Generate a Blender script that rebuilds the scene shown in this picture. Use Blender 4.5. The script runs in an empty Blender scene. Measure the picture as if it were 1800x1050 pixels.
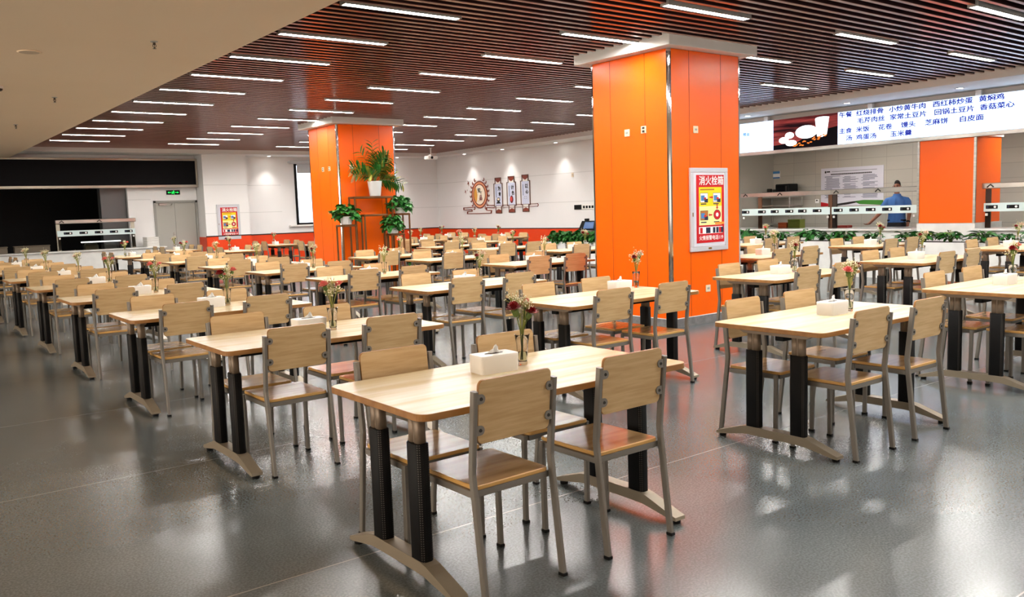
import bpy, math, random
from mathutils import Vector, Matrix, Euler
R = math.radians
scene = bpy.context.scene
col = scene.collection
random.seed(7)

# ---------------------------------------------------------------- camera, world, exposure
cam_d = bpy.data.cameras.new('camera'); cam = bpy.data.objects.new('camera', cam_d); col.objects.link(cam)
YAW, PITCH, ROLL, EYE = R(52.539), R(-5.971), R(-1.905), 1.492
fw = Vector((math.cos(YAW)*math.cos(PITCH), math.sin(YAW)*math.cos(PITCH), math.sin(PITCH)))
rt = Vector((math.sin(YAW), -math.cos(YAW), 0)); up = rt.cross(fw)
rt2 = rt*math.cos(ROLL) + up*math.sin(ROLL); up2 = up*math.cos(ROLL) - rt*math.sin(ROLL)
cam.matrix_world = Matrix(((rt2.x, up2.x, -fw.x, 0), (rt2.y, up2.y, -fw.y, 0), (rt2.z, up2.z, -fw.z, EYE), (0, 0, 0, 1)))
cam_d.sensor_fit = 'HORIZONTAL'; cam_d.sensor_width = 36.0
cam_d.lens = 1495.877/1800*36.0
cam_d.clip_start = 0.05; cam_d.clip_end = 200
scene.camera = cam

world = bpy.data.worlds.new('world'); scene.world = world; world.use_nodes = True
bg = world.node_tree.nodes['Background']; bg.inputs[0].default_value = (0.75, 0.85, 1.0, 1); bg.inputs[1].default_value = 0.6
vs = scene.view_settings
vs.view_transform = 'Standard'; vs.look = 'None'; vs.gamma = 1.0; vs.exposure = 0.72; vs.use_curve_mapping = False
cy = scene.cycles
cy.max_bounces = 8; cy.diffuse_bounces = 4; cy.glossy_bounces = 4; cy.transmission_bounces = 6; cy.transparent_max_bounces = 8
cy.caustics_reflective = False; cy.caustics_refractive = False
cy.sample_clamp_indirect = 4.0
STRIP = 95.0       # radiance of the ceiling light strips
FILL = 4.5          # radiance of the added fill light windows, left of and behind the camera
SCREEN = 1.1       # radiance of the menu screens

# ---------------------------------------------------------------- materials
def lin(c):
    return tuple(((v/255.0)/12.92 if v/255.0 <= 0.04045 else ((v/255.0+0.055)/1.055)**2.4) for v in c) + (1.0,)
MATS = {}
def mat(name, rgb, rough=0.5, metal=0.0, spec=0.5, emit=None, trans=0.0, ior=1.45, coat=0.0, noise=None, bump=None, alpha=1.0):
    if name in MATS: return MATS[name]
    m = bpy.data.materials.new(name); m.use_nodes = True; nt = m.node_tree
    b = nt.nodes['Principled BSDF']
    b.inputs['Base Color'].default_value = lin(rgb)
    b.inputs['Roughness'].default_value = rough; b.inputs['Metallic'].default_value = metal
    b.inputs['Specular IOR Level'].default_value = spec
    b.inputs['Transmission Weight'].default_value = trans; b.inputs['IOR'].default_value = ior
    b.inputs['Coat Weight'].default_value = coat; b.inputs['Coat Roughness'].default_value = 0.1
    if emit is not None:
        b.inputs['Emission Color'].default_value = lin(rgb); b.inputs['Emission Strength'].default_value = emit
    tc = nt.nodes.new('ShaderNodeTexCoord')
    if noise:   # (second rgb, scale xyz, detail)
        rgb2, sc, det = noise
        mp = nt.nodes.new('ShaderNodeMapping'); mp.inputs['Scale'].default_value = sc
        n = nt.nodes.new('ShaderNodeTexNoise'); n.inputs['Scale'].default_value = 1.0; n.inputs['Detail'].default_value = det
        rp = nt.nodes.new('ShaderNodeValToRGB'); rp.color_ramp.elements[0].position = 0.36; rp.color_ramp.elements[1].position = 0.66
        rp.color_ramp.elements[0].color = lin(rgb); rp.color_ramp.elements[1].color = lin(rgb2)
        nt.links.new(tc.outputs['Object'], mp.inputs[0]); nt.links.new(mp.outputs[0], n.inputs['Vector'])
        nt.links.new(n.outputs[0], rp.inputs[0]); nt.links.new(rp.outputs[0], b.inputs['Base Color'])
        if emit is not None: nt.links.new(rp.outputs[0], b.inputs['Emission Color'])
        if bump:
            bp = nt.nodes.new('ShaderNodeBump'); bp.inputs['Strength'].default_value = bump; bp.inputs['Distance'].default_value = 0.002
            nt.links.new(n.outputs[0], bp.inputs['Height']); nt.links.new(bp.outputs[0], b.inputs['Normal'])
    MATS[name] = m
    return m

M_TOP = mat('table_laminate', (224, 207, 176), 0.24, noise=((209, 186, 146), (1.3, 16, 16), 5), spec=0.45)
M_EDGE = mat('shaded_edge_band', (168, 120, 66), 0.4, noise=((150, 102, 54), (3, 20, 20), 4))  # same wood, with the weaker light on its edges painted in as brown
M_BACK = mat('chair_back_veneer', (205, 174, 128), 0.42, noise=((188, 154, 106), (5, 40, 60), 5), bump=0.15)
M_SEAT = mat('chair_seat_veneer', (172, 136, 92), 0.2, noise=((150, 114, 72), (3, 24, 24), 4))
M_STEEL = mat('grey_painted_steel', (126, 120, 112), 0.42, metal=0.35, spec=0.5)
M_POST = mat('taupe_post_steel', (132, 114, 96), 0.4, metal=0.3)
M_FOOT = mat('foot_cast_metal', (142, 130, 112), 0.42, metal=0.3)
M_BLACK = mat('black_rubber', (14, 13, 13), 0.6, spec=0.2)
M_BEAM = mat('black_beam_steel', (15, 14, 14), 0.6, spec=0.2)
M_SCREW = mat('screw_steel', (60, 58, 55), 0.4, metal=0.8)
M_WHITE = mat('white_plastic', (240, 237, 231), 0.4)
M_TISSUE = mat('tissue_paper', (248, 248, 246), 0.9)
M_CHROME = mat('chrome', (215, 215, 215), 0.08, metal=1.0)
M_BRUSH = mat('brushed_steel', (190, 188, 182), 0.28, metal=0.9, noise=((165, 163, 158), (2, 2, 40), 3))
M_WALL = mat('white_wall_panel', (240, 238, 237), 0.6, noise=((236, 234, 233), (0.7, 0.7, 0.7), 2))
M_GROOVE = mat('panel_groove', (208, 206, 204), 0.7)
M_SOFFIT = mat('white_soffit_paint', (236, 233, 229), 0.7)
M_BEIGE = mat('beige_soffit_paint', (248, 224, 192), 0.7, noise=((245, 220, 187), (0.5, 0.5, 0.5), 2))
M_ORANGE = mat('orange_aluminium_panel', (248, 100, 0), 0.3, spec=0.4, noise=((246, 96, 0), (0.4, 0.4, 0.4), 2))
M_WAINS = mat('red_orange_wainscot', (232, 66, 10), 0.4)
M_DARKGAP = mat('shadow_gap_strip', (40, 26, 18), 0.6)
M_SKIRT = mat('grey_stone_skirting', (132, 130, 130), 0.4, noise=((114, 112, 113), (20, 20, 20), 3))
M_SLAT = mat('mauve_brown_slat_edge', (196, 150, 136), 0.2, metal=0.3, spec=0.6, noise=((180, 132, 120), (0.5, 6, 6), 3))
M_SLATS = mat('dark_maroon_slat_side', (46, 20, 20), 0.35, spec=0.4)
M_VOID = mat('dark_plenum', (16, 8, 9), 0.9)
M_STRIP = mat('light_diffuser', (255, 252, 246), 0.5, emit=STRIP)
M_HOUS = mat('light_housing_grey', (165, 162, 158), 0.5)
M_DOWN = mat('downlight_lens', (255, 250, 240), 0.5, emit=18.0)
M_GREY = mat('grey_door_paint', (172, 170, 162), 0.5)
M_GREYD = mat('grey_door_frame', (150, 149, 143), 0.5)
M_LEDBLK = mat('dark_led_panel', (6, 5, 8), 0.55, spec=0.12)
M_SCREEN = mat('lit_menu_screen', (200, 224, 255), 0.4, emit=SCREEN)
M_INK = mat('menu_blue_ink', (0, 24, 150), 0.5, emit=0.35)
M_INK2 = mat('menu_azure_ink', (0, 100, 205), 0.5, emit=0.5)
M_QUARTZ = mat('white_quartz', (226, 226, 222), 0.25, noise=((214, 214, 211), (4, 4, 4), 5))
M_TILE = mat('grey_kitchen_tile', (190, 184, 172), 0.35)
M_LEAF = mat('green_leaf', (26, 86, 28), 0.42, noise=((52, 120, 44), (9, 9, 9), 3))
M_LEAF2 = mat('yellow_green_palm_leaf', (66, 98, 26), 0.45, noise=((150, 140, 44), (5, 5, 5), 3))
M_SOIL = mat('dark_soil', (40, 28, 20), 0.9)
M_POT = mat('white_ceramic_pot', (234, 234, 232), 0.35)
M_BRASS = mat('brown_bronze_tube', (112, 72, 38), 0.38, metal=0.6)
M_GLASS = mat('clear_glass', (255, 255, 255), 0.02, trans=1.0, ior=1.25, spec=0.5)
M_STEM = mat('flower_stem_green', (78, 96, 36), 0.6)
M_RED = mat('dark_red_petal', (118, 6, 16), 0.6, noise=((160, 12, 22), (60, 60, 60), 2))
M_PINK = mat('coral_pink_petal', (232, 104, 104), 0.6, noise=((246, 150, 140), (60, 60, 60), 2))
M_PALE = mat('pale_pink_petal', (246, 200, 190), 0.6, noise=((250, 222, 210), (60, 60, 60), 2))
M_GYPS = mat('cream_babys_breath', (240, 232, 200), 0.7)
M_TWIG = mat('olive_filler_twigs', (150, 150, 70), 0.7)

def dots_material():
    m = bpy.data.materials.new('perforated_black_sleeve'); m.use_nodes = True; nt = m.node_tree; b = nt.nodes['Principled BSDF']
    tc = nt.nodes.new('ShaderNodeTexCoord'); mp = nt.nodes.new('ShaderNodeMapping'); mp.inputs['Rotation'].default_value = (0.0, 0.0, R(45))
    v = nt.nodes.new('ShaderNodeTexVoronoi'); v.inputs['Scale'].default_value = 105.0; v.inputs['Randomness'].default_value = 0.0
    rp = nt.nodes.new('ShaderNodeValToRGB'); rp.color_ramp.elements[0].position = 0.25; rp.color_ramp.elements[1].position = 0.33
    rp.color_ramp.elements[0].color = lin((78, 74, 70)); rp.color_ramp.elements[1].color = lin((9, 8, 9))
    nt.links.new(tc.outputs['Object'], mp.inputs[0]); nt.links.new(mp.outputs[0], v.inputs['Vector']); nt.links.new(v.outputs['Distance'], rp.inputs[0])
    nt.links.new(rp.outputs[0], b.inputs['Base Color']); b.inputs['Roughness'].default_value = 0.6; b.inputs['Specular IOR Level'].default_value = 0.2
    return m
M_SLEEVE = dots_material()

def floor_material():
    m = bpy.data.materials.new('polished_grey_speckled_vinyl'); m.use_nodes = True; nt = m.node_tree; b = nt.nodes['Principled BSDF']
    tc = nt.nodes.new('ShaderNodeTexCoord')
    def noise(scale, det, p0, p1, c0, c1):
        n = nt.nodes.new('ShaderNodeTexNoise'); n.inputs['Scale'].default_value = scale; n.inputs['Detail'].default_value = det
        r = nt.nodes.new('ShaderNodeValToRGB'); r.color_ramp.elements[0].position = p0; r.color_ramp.elements[1].position = p1
        r.color_ramp.elements[0].color = c0; r.color_ramp.elements[1].color = c1
        nt.links.new(tc.outputs['Object'], n.inputs['Vector']); nt.links.new(n.outputs[0], r.inputs[0]); return n, r
    n1, r1 = noise(1.1, 5, 0.3, 0.7, lin((86, 92, 94)), lin((103, 109, 110)))
    n2, r2 = noise(100, 3, 0.40, 0.62, (0.66, 0.66, 0.66, 1), (1.14, 1.14, 1.14, 1))
    mx = nt.nodes.new('ShaderNodeMixRGB'); mx.blend_type = 'MULTIPLY'; mx.inputs[0].default_value = 0.8
    nt.links.new(r1.outputs[0], mx.inputs[1]); nt.links.new(r2.outputs[0], mx.inputs[2])
    # welded seams of the vinyl sheets, every two metres
    sx = nt.nodes.new('ShaderNodeSeparateXYZ'); nt.links.new(tc.outputs['Object'], sx.inputs[0])
    def seam(sock, period, off):
        a = nt.nodes.new('ShaderNodeMath'); a.operation = 'ADD'; a.inputs[1].default_value = off; nt.links.new(sock, a.inputs[0])
        mo = nt.nodes.new('ShaderNodeMath'); mo.operation = 'PINGPONG'; mo.inputs[1].default_value = period/2; nt.links.new(a.outputs[0], mo.inputs[0])
        lt = nt.nodes.new('ShaderNodeMath'); lt.operation = 'LESS_THAN'; lt.inputs[1].default_value = 0.0035; nt.links.new(mo.outputs[0], lt.inputs[0]); return lt
    s1 = seam(sx.outputs[1], 2.0, 0.72)
    m2 = nt.nodes.new('ShaderNodeMixRGB'); m2.inputs[2].default_value = lin((150, 146, 142)); nt.links.new(s1.outputs[0], m2.inputs[0]); nt.links.new(mx.outputs[0], m2.inputs[1])
    nt.links.new(m2.outputs[0], b.inputs['Base Color'])
    n3, r3 = noise(2.3, 6, 0.3, 0.75, (0.21, 0.21, 0.21, 1), (0.25, 0.25, 0.25, 1))
    nt.links.new(r3.outputs[0], b.inputs['Roughness'])
    n4 = nt.nodes.new('ShaderNodeTexNoise'); n4.inputs['Scale'].default_value = 2.2; n4.inputs['Detail'].default_value = 3
    nt.links.new(tc.outputs['Object'], n4.inputs['Vector'])
    bp = nt.nodes.new('ShaderNodeBump'); bp.inputs['Strength'].default_value = 0.03; bp.inputs['Distance'].default_value = 0.01
    b.inputs['Specular IOR Level'].default_value = 0.5; b.inputs['IOR'].default_value = 1.75
    return m
M_FLOOR = floor_material()

def tile_material():
    m = bpy.data.materials.new('kitchen_wall_tile'); m.use_nodes = True; nt = m.node_tree; b = nt.nodes['Principled BSDF']
    tc = nt.nodes.new('ShaderNodeTexCoord'); mp = nt.nodes.new('ShaderNodeMapping'); mp.inputs['Rotation'].default_value = (R(90), 0, R(90))
    br = nt.nodes.new('ShaderNodeTexBrick'); br.offset = 0.0
    br.inputs['Color1'].default_value = lin((192, 186, 174)); br.inputs['Color2'].default_value = lin((186, 181, 170)); br.inputs['Mortar'].default_value = lin((168, 163, 153))
    br.inputs['Scale'].default_value = 1.0; br.inputs['Mortar Size'].default_value = 0.006; br.inputs['Brick Width'].default_value = 0.6; br.inputs['Row Height'].default_value = 0.3
    sx = nt.nodes.new('ShaderNodeSeparateXYZ'); cx = nt.nodes.new('ShaderNodeCombineXYZ')
    nt.links.new(tc.outputs['Object'], sx.inputs[0]); nt.links.new(sx.outputs[1], cx.inputs[0]); nt.links.new(sx.outputs[2], cx.inputs[1])
    nt.links.new(cx.outputs[0], br.inputs['Vector']); nt.links.new(br.outputs[0], b.inputs['Base Color']); b.inputs['Roughness'].default_value = 0.35
    return m
M_KTILE = tile_material()

# ---------------------------------------------------------------- mesh builder
class MB:
    def __init__(self): self.v = []; self.f = []; self.m = []; self.s = []; self.M = None; self.mi = 0; self.sm = False
    def add(self, vs_, fs_, mi=None, smooth=None):
        o = len(self.v)
        if self.M is not None: vs_ = [self.M @ Vector(p) for p in vs_]
        self.v += [tuple(p) for p in vs_]
        for q in fs_:
            self.f.append([i+o for i in q]); self.m.append(self.mi if mi is None else mi); self.s.append(self.sm if smooth is None else smooth)
        return self
    def box(self, lo, hi, ch=0.0, mi=None):
        x0, y0, z0 = lo; x1, y1, z1 = hi
        if ch <= 0:
            vs_ = [(x0,y0,z0),(x1,y0,z0),(x1,y1,z0),(x0,y1,z0),(x0,y0,z1),(x1,y0,z1),(x1,y1,z1),(x0,y1,z1)]
            return self.add(vs_, [(0,3,2,1),(4,5,6,7),(0,1,5,4),(1,2,6,5),(2,3,7,6),(3,0,4,7)], mi, False)
        poly = [(x0+ch,y0),(x1-ch,y0),(x1,y0+ch),(x1,y1-ch),(x1-ch,y1),(x0+ch,y1),(x0,y1-ch),(x0,y0+ch)]
        inner = [(x0+ch,y0+ch),(x1-ch,y0+ch),(x1-ch,y0+ch),(x1-ch,y1-ch),(x1-ch,y1-ch),(x0+ch,y1-ch),(x0+ch,y1-ch),(x0+ch,y0+ch)]
        vs_ = [(p[0],p[1],z0) for p in inner]+[(p[0],p[1],z0+ch) for p in poly]+[(p[0],p[1],z1-ch) for p in poly]+[(p[0],p[1],z1) for p in inner]
        fs_ = []
        for k in range(3):
            for i in range(8):
                j = (i+1) % 8; fs_.append((k*8+i, k*8+j, (k+1)*8+j, (k+1)*8+i))
        fs_ += [(0,6,4,2), (24,26,28,30)]
        return self.add(vs_, fs_, mi, False)
    def prism(self, poly, z0, z1, mi=None, mi_side=None, smooth_side=False, ch=0.0):
        n = len(poly)
        if ch > 0:
            cx = sum(p[0] for p in poly)/n; cyy = sum(p[1] for p in poly)/n
            w = max(abs(p[0]-cx) for p in poly); h = max(abs(p[1]-cyy) for p in poly)
            ins = [(cx+(p[0]-cx)*(1-ch/w), cyy+(p[1]-cyy)*(1-ch/h)) for p in poly]
            rings = [(ins, z0), (poly, z0+ch), (poly, z1-ch), (ins, z1)]
        else: rings = [(poly, z0), (poly, z1)]
        vs_ = [(p[0], p[1], z) for r, z in rings for p in r]
        k = len(rings)
        self.add(vs_, [tuple(range(n-1, -1, -1)), tuple(range((k-1)*n, k*n))], mi, False)
        o = len(self.v)-len(vs_)
        for a in range(k-1):
            for i in range(n):
                j = (i+1) % n
                self.f.append([o+a*n+i, o+a*n+j, o+(a+1)*n+j, o+(a+1)*n+i]); self.m.append(mi_side if mi_side is not None else (self.mi if mi is None else mi)); self.s.append(smooth_side)
        return self
    def sweep(self, path, prof, side=None, smooth=False, mi=None, scale=None):
        """profile (list of 2D points: along side, along normal) swept along a path"""
        P = [Vector(p) for p in path]; n = len(prof); rings = []
        for i, p in enumerate(P):
            t0 = (P[i]-P[i-1]).normalized() if i > 0 else None
            t1 = (P[i+1]-P[i]).normalized() if i < len(P)-1 else None
            t = ((t0 or t1)+(t1 or t0)).normalized()
            s_ = Vector(side) if side is not None else (Vector((0,0,1)).cross(t) if abs(t.z) < 0.95 else Vector((1,0,0)).cross(t))
            s_ = (s_ - t*s_.dot(t)).normalized(); nn = t.cross(s_)
            mt = 1.0
            if t0 and t1: mt = 1.0/max(0.5, t.dot(t1))
            k = scale[i] if scale else 1.0
            rings.append([p+s_*(a*k)+nn*(b*mt*k) for a, b in prof])
        vs_ = [q for r in rings for q in r]; fs_ = []
        for a in range(len(P)-1):
            for i in range(n):
                j = (i+1) % n; fs_.append((a*n+i, a*n+j, (a+1)*n+j, (a+1)*n+i))
        self.add(vs_, fs_, mi, smooth)
        self.add([q for q in rings[0]], [tuple(range(n-1, -1, -1))], mi, False); self.add([q for q in rings[-1]], [tuple(range(n))], mi, False)
        return self
    def bar(self, path, w, h, side=None, mi=None):
        c = min(w, h)*0.18; a, b = w/2, h/2
        pr = [(-a+c,-b),(a-c,-b),(a,-b+c),(a,b-c),(a-c,b),(-a+c,b),(-a,b-c),(-a,-b+c)]
        return self.sweep(path, pr, side, False, mi)
    def tube(self, path, r, n=8, mi=None, scale=None):
        return self.sweep(path, [(r*math.cos(2*math.pi*i/n), r*math.sin(2*math.pi*i/n)) for i in range(n)], None, True, mi, scale)
    def lathe(self, prof, n=20, c=(0,0,0), mi=None, smooth=True, cap=True):
        vs_ = [(c[0]+r*math.cos(2*math.pi*i/n), c[1]+r*math.sin(2*math.pi*i/n), c[2]+z) for r, z in prof for i in range(n)]
        fs_ = []
        for a in range(len(prof)-1):
            for i in range(n):
                j = (i+1) % n; fs_.append((a*n+i, a*n+j, (a+1)*n+j, (a+1)*n+i))
        self.add(vs_, fs_, mi, smooth)
        if cap:
            k = len(prof)-1
            self.add(vs_[:n], [tuple(range(n-1,-1,-1))], mi, False); self.add(vs_[k*n:], [tuple(range(n))], mi, False)
        return self
    def ball(self, c, r, n=8, k=5, mi=None, sq=(1,1,1), jit=0.0, rnd=None):
        vs_ = []
        for a in range(k+1):
            th = math.pi*a/k
            for i in range(n):
                ph = 2*math.pi*i/n; q = 1+(rnd.uniform(-jit, jit) if jit else 0)
                vs_.append((c[0]+r*sq[0]*q*math.sin(th)*math.cos(ph), c[1]+r*sq[1]*q*math.sin(th)*math.sin(ph), c[2]+r*sq[2]*q*math.cos(th)))
        fs_ = []
        for a in range(k):
            for i in range(n):
                j = (i+1) % n; fs_.append((a*n+i, (a+1)*n+i, (a+1)*n+j, a*n+j))
        return self.add(vs_, fs_, mi, True)
    def octa(self, c, r, mi=None):
        x, y, z = c
        return self.add([(x+r,y,z),(x-r,y,z),(x,y+r,z),(x,y-r,z),(x,y,z+r),(x,y,z-r)], [(0,2,4),(2,1,4),(1,3,4),(3,0,4),(2,0,5),(1,2,5),(3,1,5),(0,3,5)], mi, True)
    def mesh(self, name, mats):
        me = bpy.data.meshes.new(name); me.from_pydata(self.v, [], self.f)
        for m_ in (mats if isinstance(mats, (list, tuple)) else [mats]): me.materials.append(m_)
        me.polygons.foreach_set('material_index', self.m); me.polygons.foreach_set('use_smooth', self.s); me.update()
        return me
    def build(self, name, mats, parent=None):
        o = bpy.data.objects.new(name, self.mesh(name, mats)); col.objects.link(o)
        if parent is not None: o.parent = parent
        return o

def rrect(x0, y0, x1, y1, r, n=5):
    pts = []
    for cx, cyy, a0 in ((x1-r, y0+r, -90), (x1-r, y1-r, 0), (x0+r, y1-r, 90), (x0+r, y0+r, 180)):
        for i in range(n+1):
            a = R(a0+90*i/n); pts.append((cx+r*math.cos(a), cyy+r*math.sin(a)))
    return pts

def tag(o, label=None, cat=None, group=None, kind=None):
    if label: o['label'] = label
    if cat: o['category'] = cat
    if group: o['group'] = group
    if kind: o['kind'] = kind
    return o
def thing(name, label, cat, loc=(0,0,0), rot=(0,0,0), group=None, kind=None):
    o = bpy.data.objects.new(name, None); col.objects.link(o); o.location = loc; o.rotation_euler = rot; o.empty_display_size = 0.1
    return tag(o, label, cat, group, kind)
FACE_Y = (R(90), 0, 0)              # local x right, y up, z towards -Y
FACE_X = (R(90), 0, R(-90))         # local x right (-Y), y up, z towards -X
def copy_tree(o, parent=None):
    c = o.copy(); col.objects.link(c)
    if parent is not None: c.parent = parent
    for ch in list(o.children): copy_tree(ch, c)
    return c
def text(s, size, m, name, parent, loc=(0,0,0), align='LEFT', space=1.0, sx=1.0, bold=0.0):
    cu = bpy.data.curves.new(name, 'FONT'); cu.body = s; cu.size = size; cu.align_x = align; cu.space_character = space
    t = bpy.data.objects.new(name+'_tmp', cu); col.objects.link(t)
    me = bpy.data.meshes.new_from_object(t.evaluated_get(bpy.context.evaluated_depsgraph_get()))
    bpy.data.objects.remove(t)
    if bold:   # heavier strokes: the same glyph laid again a hair to each side
        V = [tuple(v.co) for v in me.vertices]; F = [tuple(p.vertices) for p in me.polygons]; n = len(V); V2, F2 = [], []
        for k, (dx, dy) in enumerate(((0, 0), (bold, 0), (-bold, 0), (0, bold*.8), (0, -bold*.8))):
            V2 += [(x+dx, y+dy, z+k*0.0003) for x, y, z in V]; F2 += [[i+k*n for i in f] for f in F]
        me = bpy.data.meshes.new(name); me.from_pydata(V2, [], F2)
    o = bpy.data.objects.new(name, me); col.objects.link(o); o.parent = parent; o.location = loc; o.scale = (sx, 1, 1)
    me.materials.clear(); me.materials.append(m)
    return o
ORD = ['front', 'second', 'third', 'fourth', 'fifth', 'sixth', 'seventh', 'eighth', 'ninth', 'tenth', 'eleventh', 'twelfth', 'thirteenth', 'fourteenth', 'fifteenth', 'sixteenth', 'seventeenth']

# ================================================================= THE ROOM
WX = 16.05      # mural wall
WY = 24.95      # far wall with the door
def edge_x(y): return 14.62+(y-7.6)*0.052     # far edge of the slat ceiling
SZ, PZ, BZ = 3.42, 3.31, 3.20                  # slats, perimeter soffit, beige soffit

b = MB(); b.box((-6, -5, -0.1), (19.2, 29, 0)); fl = b.build('floor', M_FLOOR); tag(fl, 'polished dark grey speckled floor under all the tables', 'floor', kind='structure')

# ceiling: dark void over a field of brown slats, beige soffit, white perimeter soffits
ceil = thing('ceiling', 'dark brown slatted ceiling with white and beige soffits around it', 'ceiling', kind='structure')
b = MB(); b.box((-6, -5, 3.62), (19.2, 29, 3.7)); b.build('ceiling_plenum', M_VOID, ceil)
P1 = (7.68, 6.88, 9.0, 8.2); P2 = (7.78, 15.73, 9.1, 17.05)
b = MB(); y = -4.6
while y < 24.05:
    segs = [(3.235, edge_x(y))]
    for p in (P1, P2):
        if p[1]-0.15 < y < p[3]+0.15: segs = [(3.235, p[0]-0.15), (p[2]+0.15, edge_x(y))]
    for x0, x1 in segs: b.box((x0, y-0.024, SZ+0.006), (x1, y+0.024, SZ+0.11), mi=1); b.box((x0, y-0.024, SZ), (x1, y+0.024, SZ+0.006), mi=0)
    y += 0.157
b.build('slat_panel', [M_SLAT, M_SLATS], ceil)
b = MB(); b.box((-6, -5, BZ), (3.24, WY, SZ+0.2)); b.build('beige_soffit', M_BEIGE, ceil)
b = MB(); xe0, xe1 = edge_x(-5), edge_x(24.05)
poly = [(xe0, -5), (xe1, 24.05), (3.24, 23.95), (3.24, WY), (WX, WY), (WX, -5)]
b.prism(poly, PZ, SZ+0.2); b.build('perimeter_soffit', M_SOFFIT, ceil)

# far wall (door wall): opening to the dark serving kitchen at x < 6.0
def grooves(bm, axis, at, lo, hi, zs):
    for z in zs:
        if axis == 'y': bm.box((lo, at-0.004, z-0.006), (hi, at, z+0.006), mi=1)
        else: bm.box((at-0.004, lo, z-0.006), (at, hi, z+0.006), mi=1)
wf = thing('wall_far', 'white panelled far wall with grey door and orange red wainscot', 'wall', kind='structure')
b = MB(); b.box((6.0, WY, 0), (6.66, WY+0.15, 3.62)); b.box((6.66, WY, 2.06), (7.87, WY+0.15, 3.62)); b.box((-6, WY, 2.42), (6.0, WY+0.15, 3.62)); b.box((7.86, WY, 0), (10.85, WY+0.15, 3.62))
b.box((10.85, WY, 0), (12.6, WY+0.15, 1.24)); b.box((10.85, WY, 3.12), (12.6, WY+0.15, 3.62)); b.box((12.6, WY, 0), (WX, WY+0.15, 3.62))
grooves(b, 'y', WY, 6.0, 6.6, (2.1,)); grooves(b, 'y', WY, 9.16, 10.4, (1.66, 2.46)); grooves(b, 'y', WY, 12.7, WX, (1.66, 2.46))
b.build('wall_panel', [M_WALL, M_GROOVE], wf)
b = MB(); b.box((7.87, 24.32, 0), (9.13, WY-0.002, PZ)); grooves(b, 'y', 24.32, 7.87, 9.13, (1.66, 2.46)); b.build('wall_pier', [M_WALL, M_GROOVE], wf)
b = MB(); b.box((7.86, 24.30, 0.1), (9.14, 24.318, 1.0)); b.box((7.853, 24.30, 0.1), (7.868, WY, 1.0)); b.box((9.15, WY-0.03, 0.1), (10.86, WY-0.002, 0.98)); b.box((10.86, WY-0.03, 0.1), (12.6, WY-0.002, 0.98)); b.box((12.6, WY-0.03, 0.1), (WX-0.03, WY-0.002, 0.94))
b.build('wainscot_panel', M_WAINS, wf)
b = MB(); b.box((7.85, 24.285, 1.0), (9.15, 24.319, 1.03)); b.box((9.15, WY-0.045, 0.98), (12.6, WY-0.001, 1.01)); b.box((12.6, WY-0.045, 0.94), (WX-0.03, WY-0.001, 0.97)); b.build('wainscot_ledge', M_DARKGAP, wf)
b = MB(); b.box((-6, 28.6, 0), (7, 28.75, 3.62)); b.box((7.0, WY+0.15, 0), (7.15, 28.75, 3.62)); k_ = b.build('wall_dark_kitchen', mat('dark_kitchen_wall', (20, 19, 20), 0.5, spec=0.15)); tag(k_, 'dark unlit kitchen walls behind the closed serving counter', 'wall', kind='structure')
b = MB(); b.box((5.35, WY+0.16, 0), (5.99, WY+0.5, 2.9)); k_ = b.build('trim_kitchen_reveal', mat('grey_reveal_panel', (96, 97, 98), 0.3)); tag(k_, 'grey reveal panel at the right end of the dark kitchen opening', 'trim', kind='structure')

# mural wall, then the lit kitchen further along the same side
wm = thing('wall_mural', 'white panelled side wall with the round emblem and red wainscot', 'wall', kind='structure')
b = MB(); b.box((WX, 13.2, 0), (WX+0.15, WY+0.15, 3.62)); grooves(b, 'x', WX, 13.2, WY, (1.655, 2.46)); b.build('wall_panel', [M_WALL, M_GROOVE], wm)
b = MB(); b.box((WX-0.02, 13.2, 0.1), (WX-0.002, WY-0.03, 0.90)); b.build('wainscot_panel', M_WAINS, wm)
b = MB(); b.box((WX-0.035, 13.2, 0.90), (WX-0.001, WY-0.03, 0.925)); b.build('wainscot_ledge', M_DARKGAP, wm)
KX = 18.6
wk = thing('wall_kitchen', 'grey tiled kitchen walls behind the serving counter', 'wall', kind='structure')
b = MB(); b.box((KX, -5, 0), (KX+0.15, 13.35, 3.62)); b.build('tiled_back_wall', M_KTILE, wk)
b = MB(); b.box((WX, 13.2, 0), (KX, 13.35, 3.62)); b.build('tiled_end_wall', M_TILE, wk)
b = MB(); b.box((WX-0.1, -5, 2.52), (WX+0.1, 13.2, 3.62)); b.build('header_wall', M_SOFFIT, wk)
b = MB(); b.box((WX+0.1, -5, 2.95), (KX, 13.2, 3.05)); b.build('kitchen_ceiling', M_SOFFIT, wk)
for y0 in (1.6, 5.4, 9.2):
    t = thing('kitchen_panel_light', 'square light panel in the kitchen ceiling behind the header', 'ceiling light', (17.1, y0+0.9, 2.95), group='kitchen light panels')
    b = MB(); b.box((-0.32, -0.32, -0.02), (0.32, 0.32, 0)); b.build('light_frame', M_HOUS, t)
    b = MB(); b.box((-0.29, -0.29, -0.03), (0.29, 0.29, -0.021)); b.build('light_diffuser', mat('kitchen_diffuser', (255, 252, 246), 0.5, emit=20.0), t)
# walls behind the photographer
b = MB(); b.box((-6.15, -5, 0), (-6, 29, 3.62)); k_ = b.build('wall_left', M_WALL); tag(k_, 'plain white wall to the left of the hall', 'wall', kind='structure')
b = MB(); b.box((-6, -5.15, 0), (19.2, -5, 3.62)); k_ = b.build('wall_near', M_WALL); tag(k_, 'plain white wall behind the photographer', 'wall', kind='structure')

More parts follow.
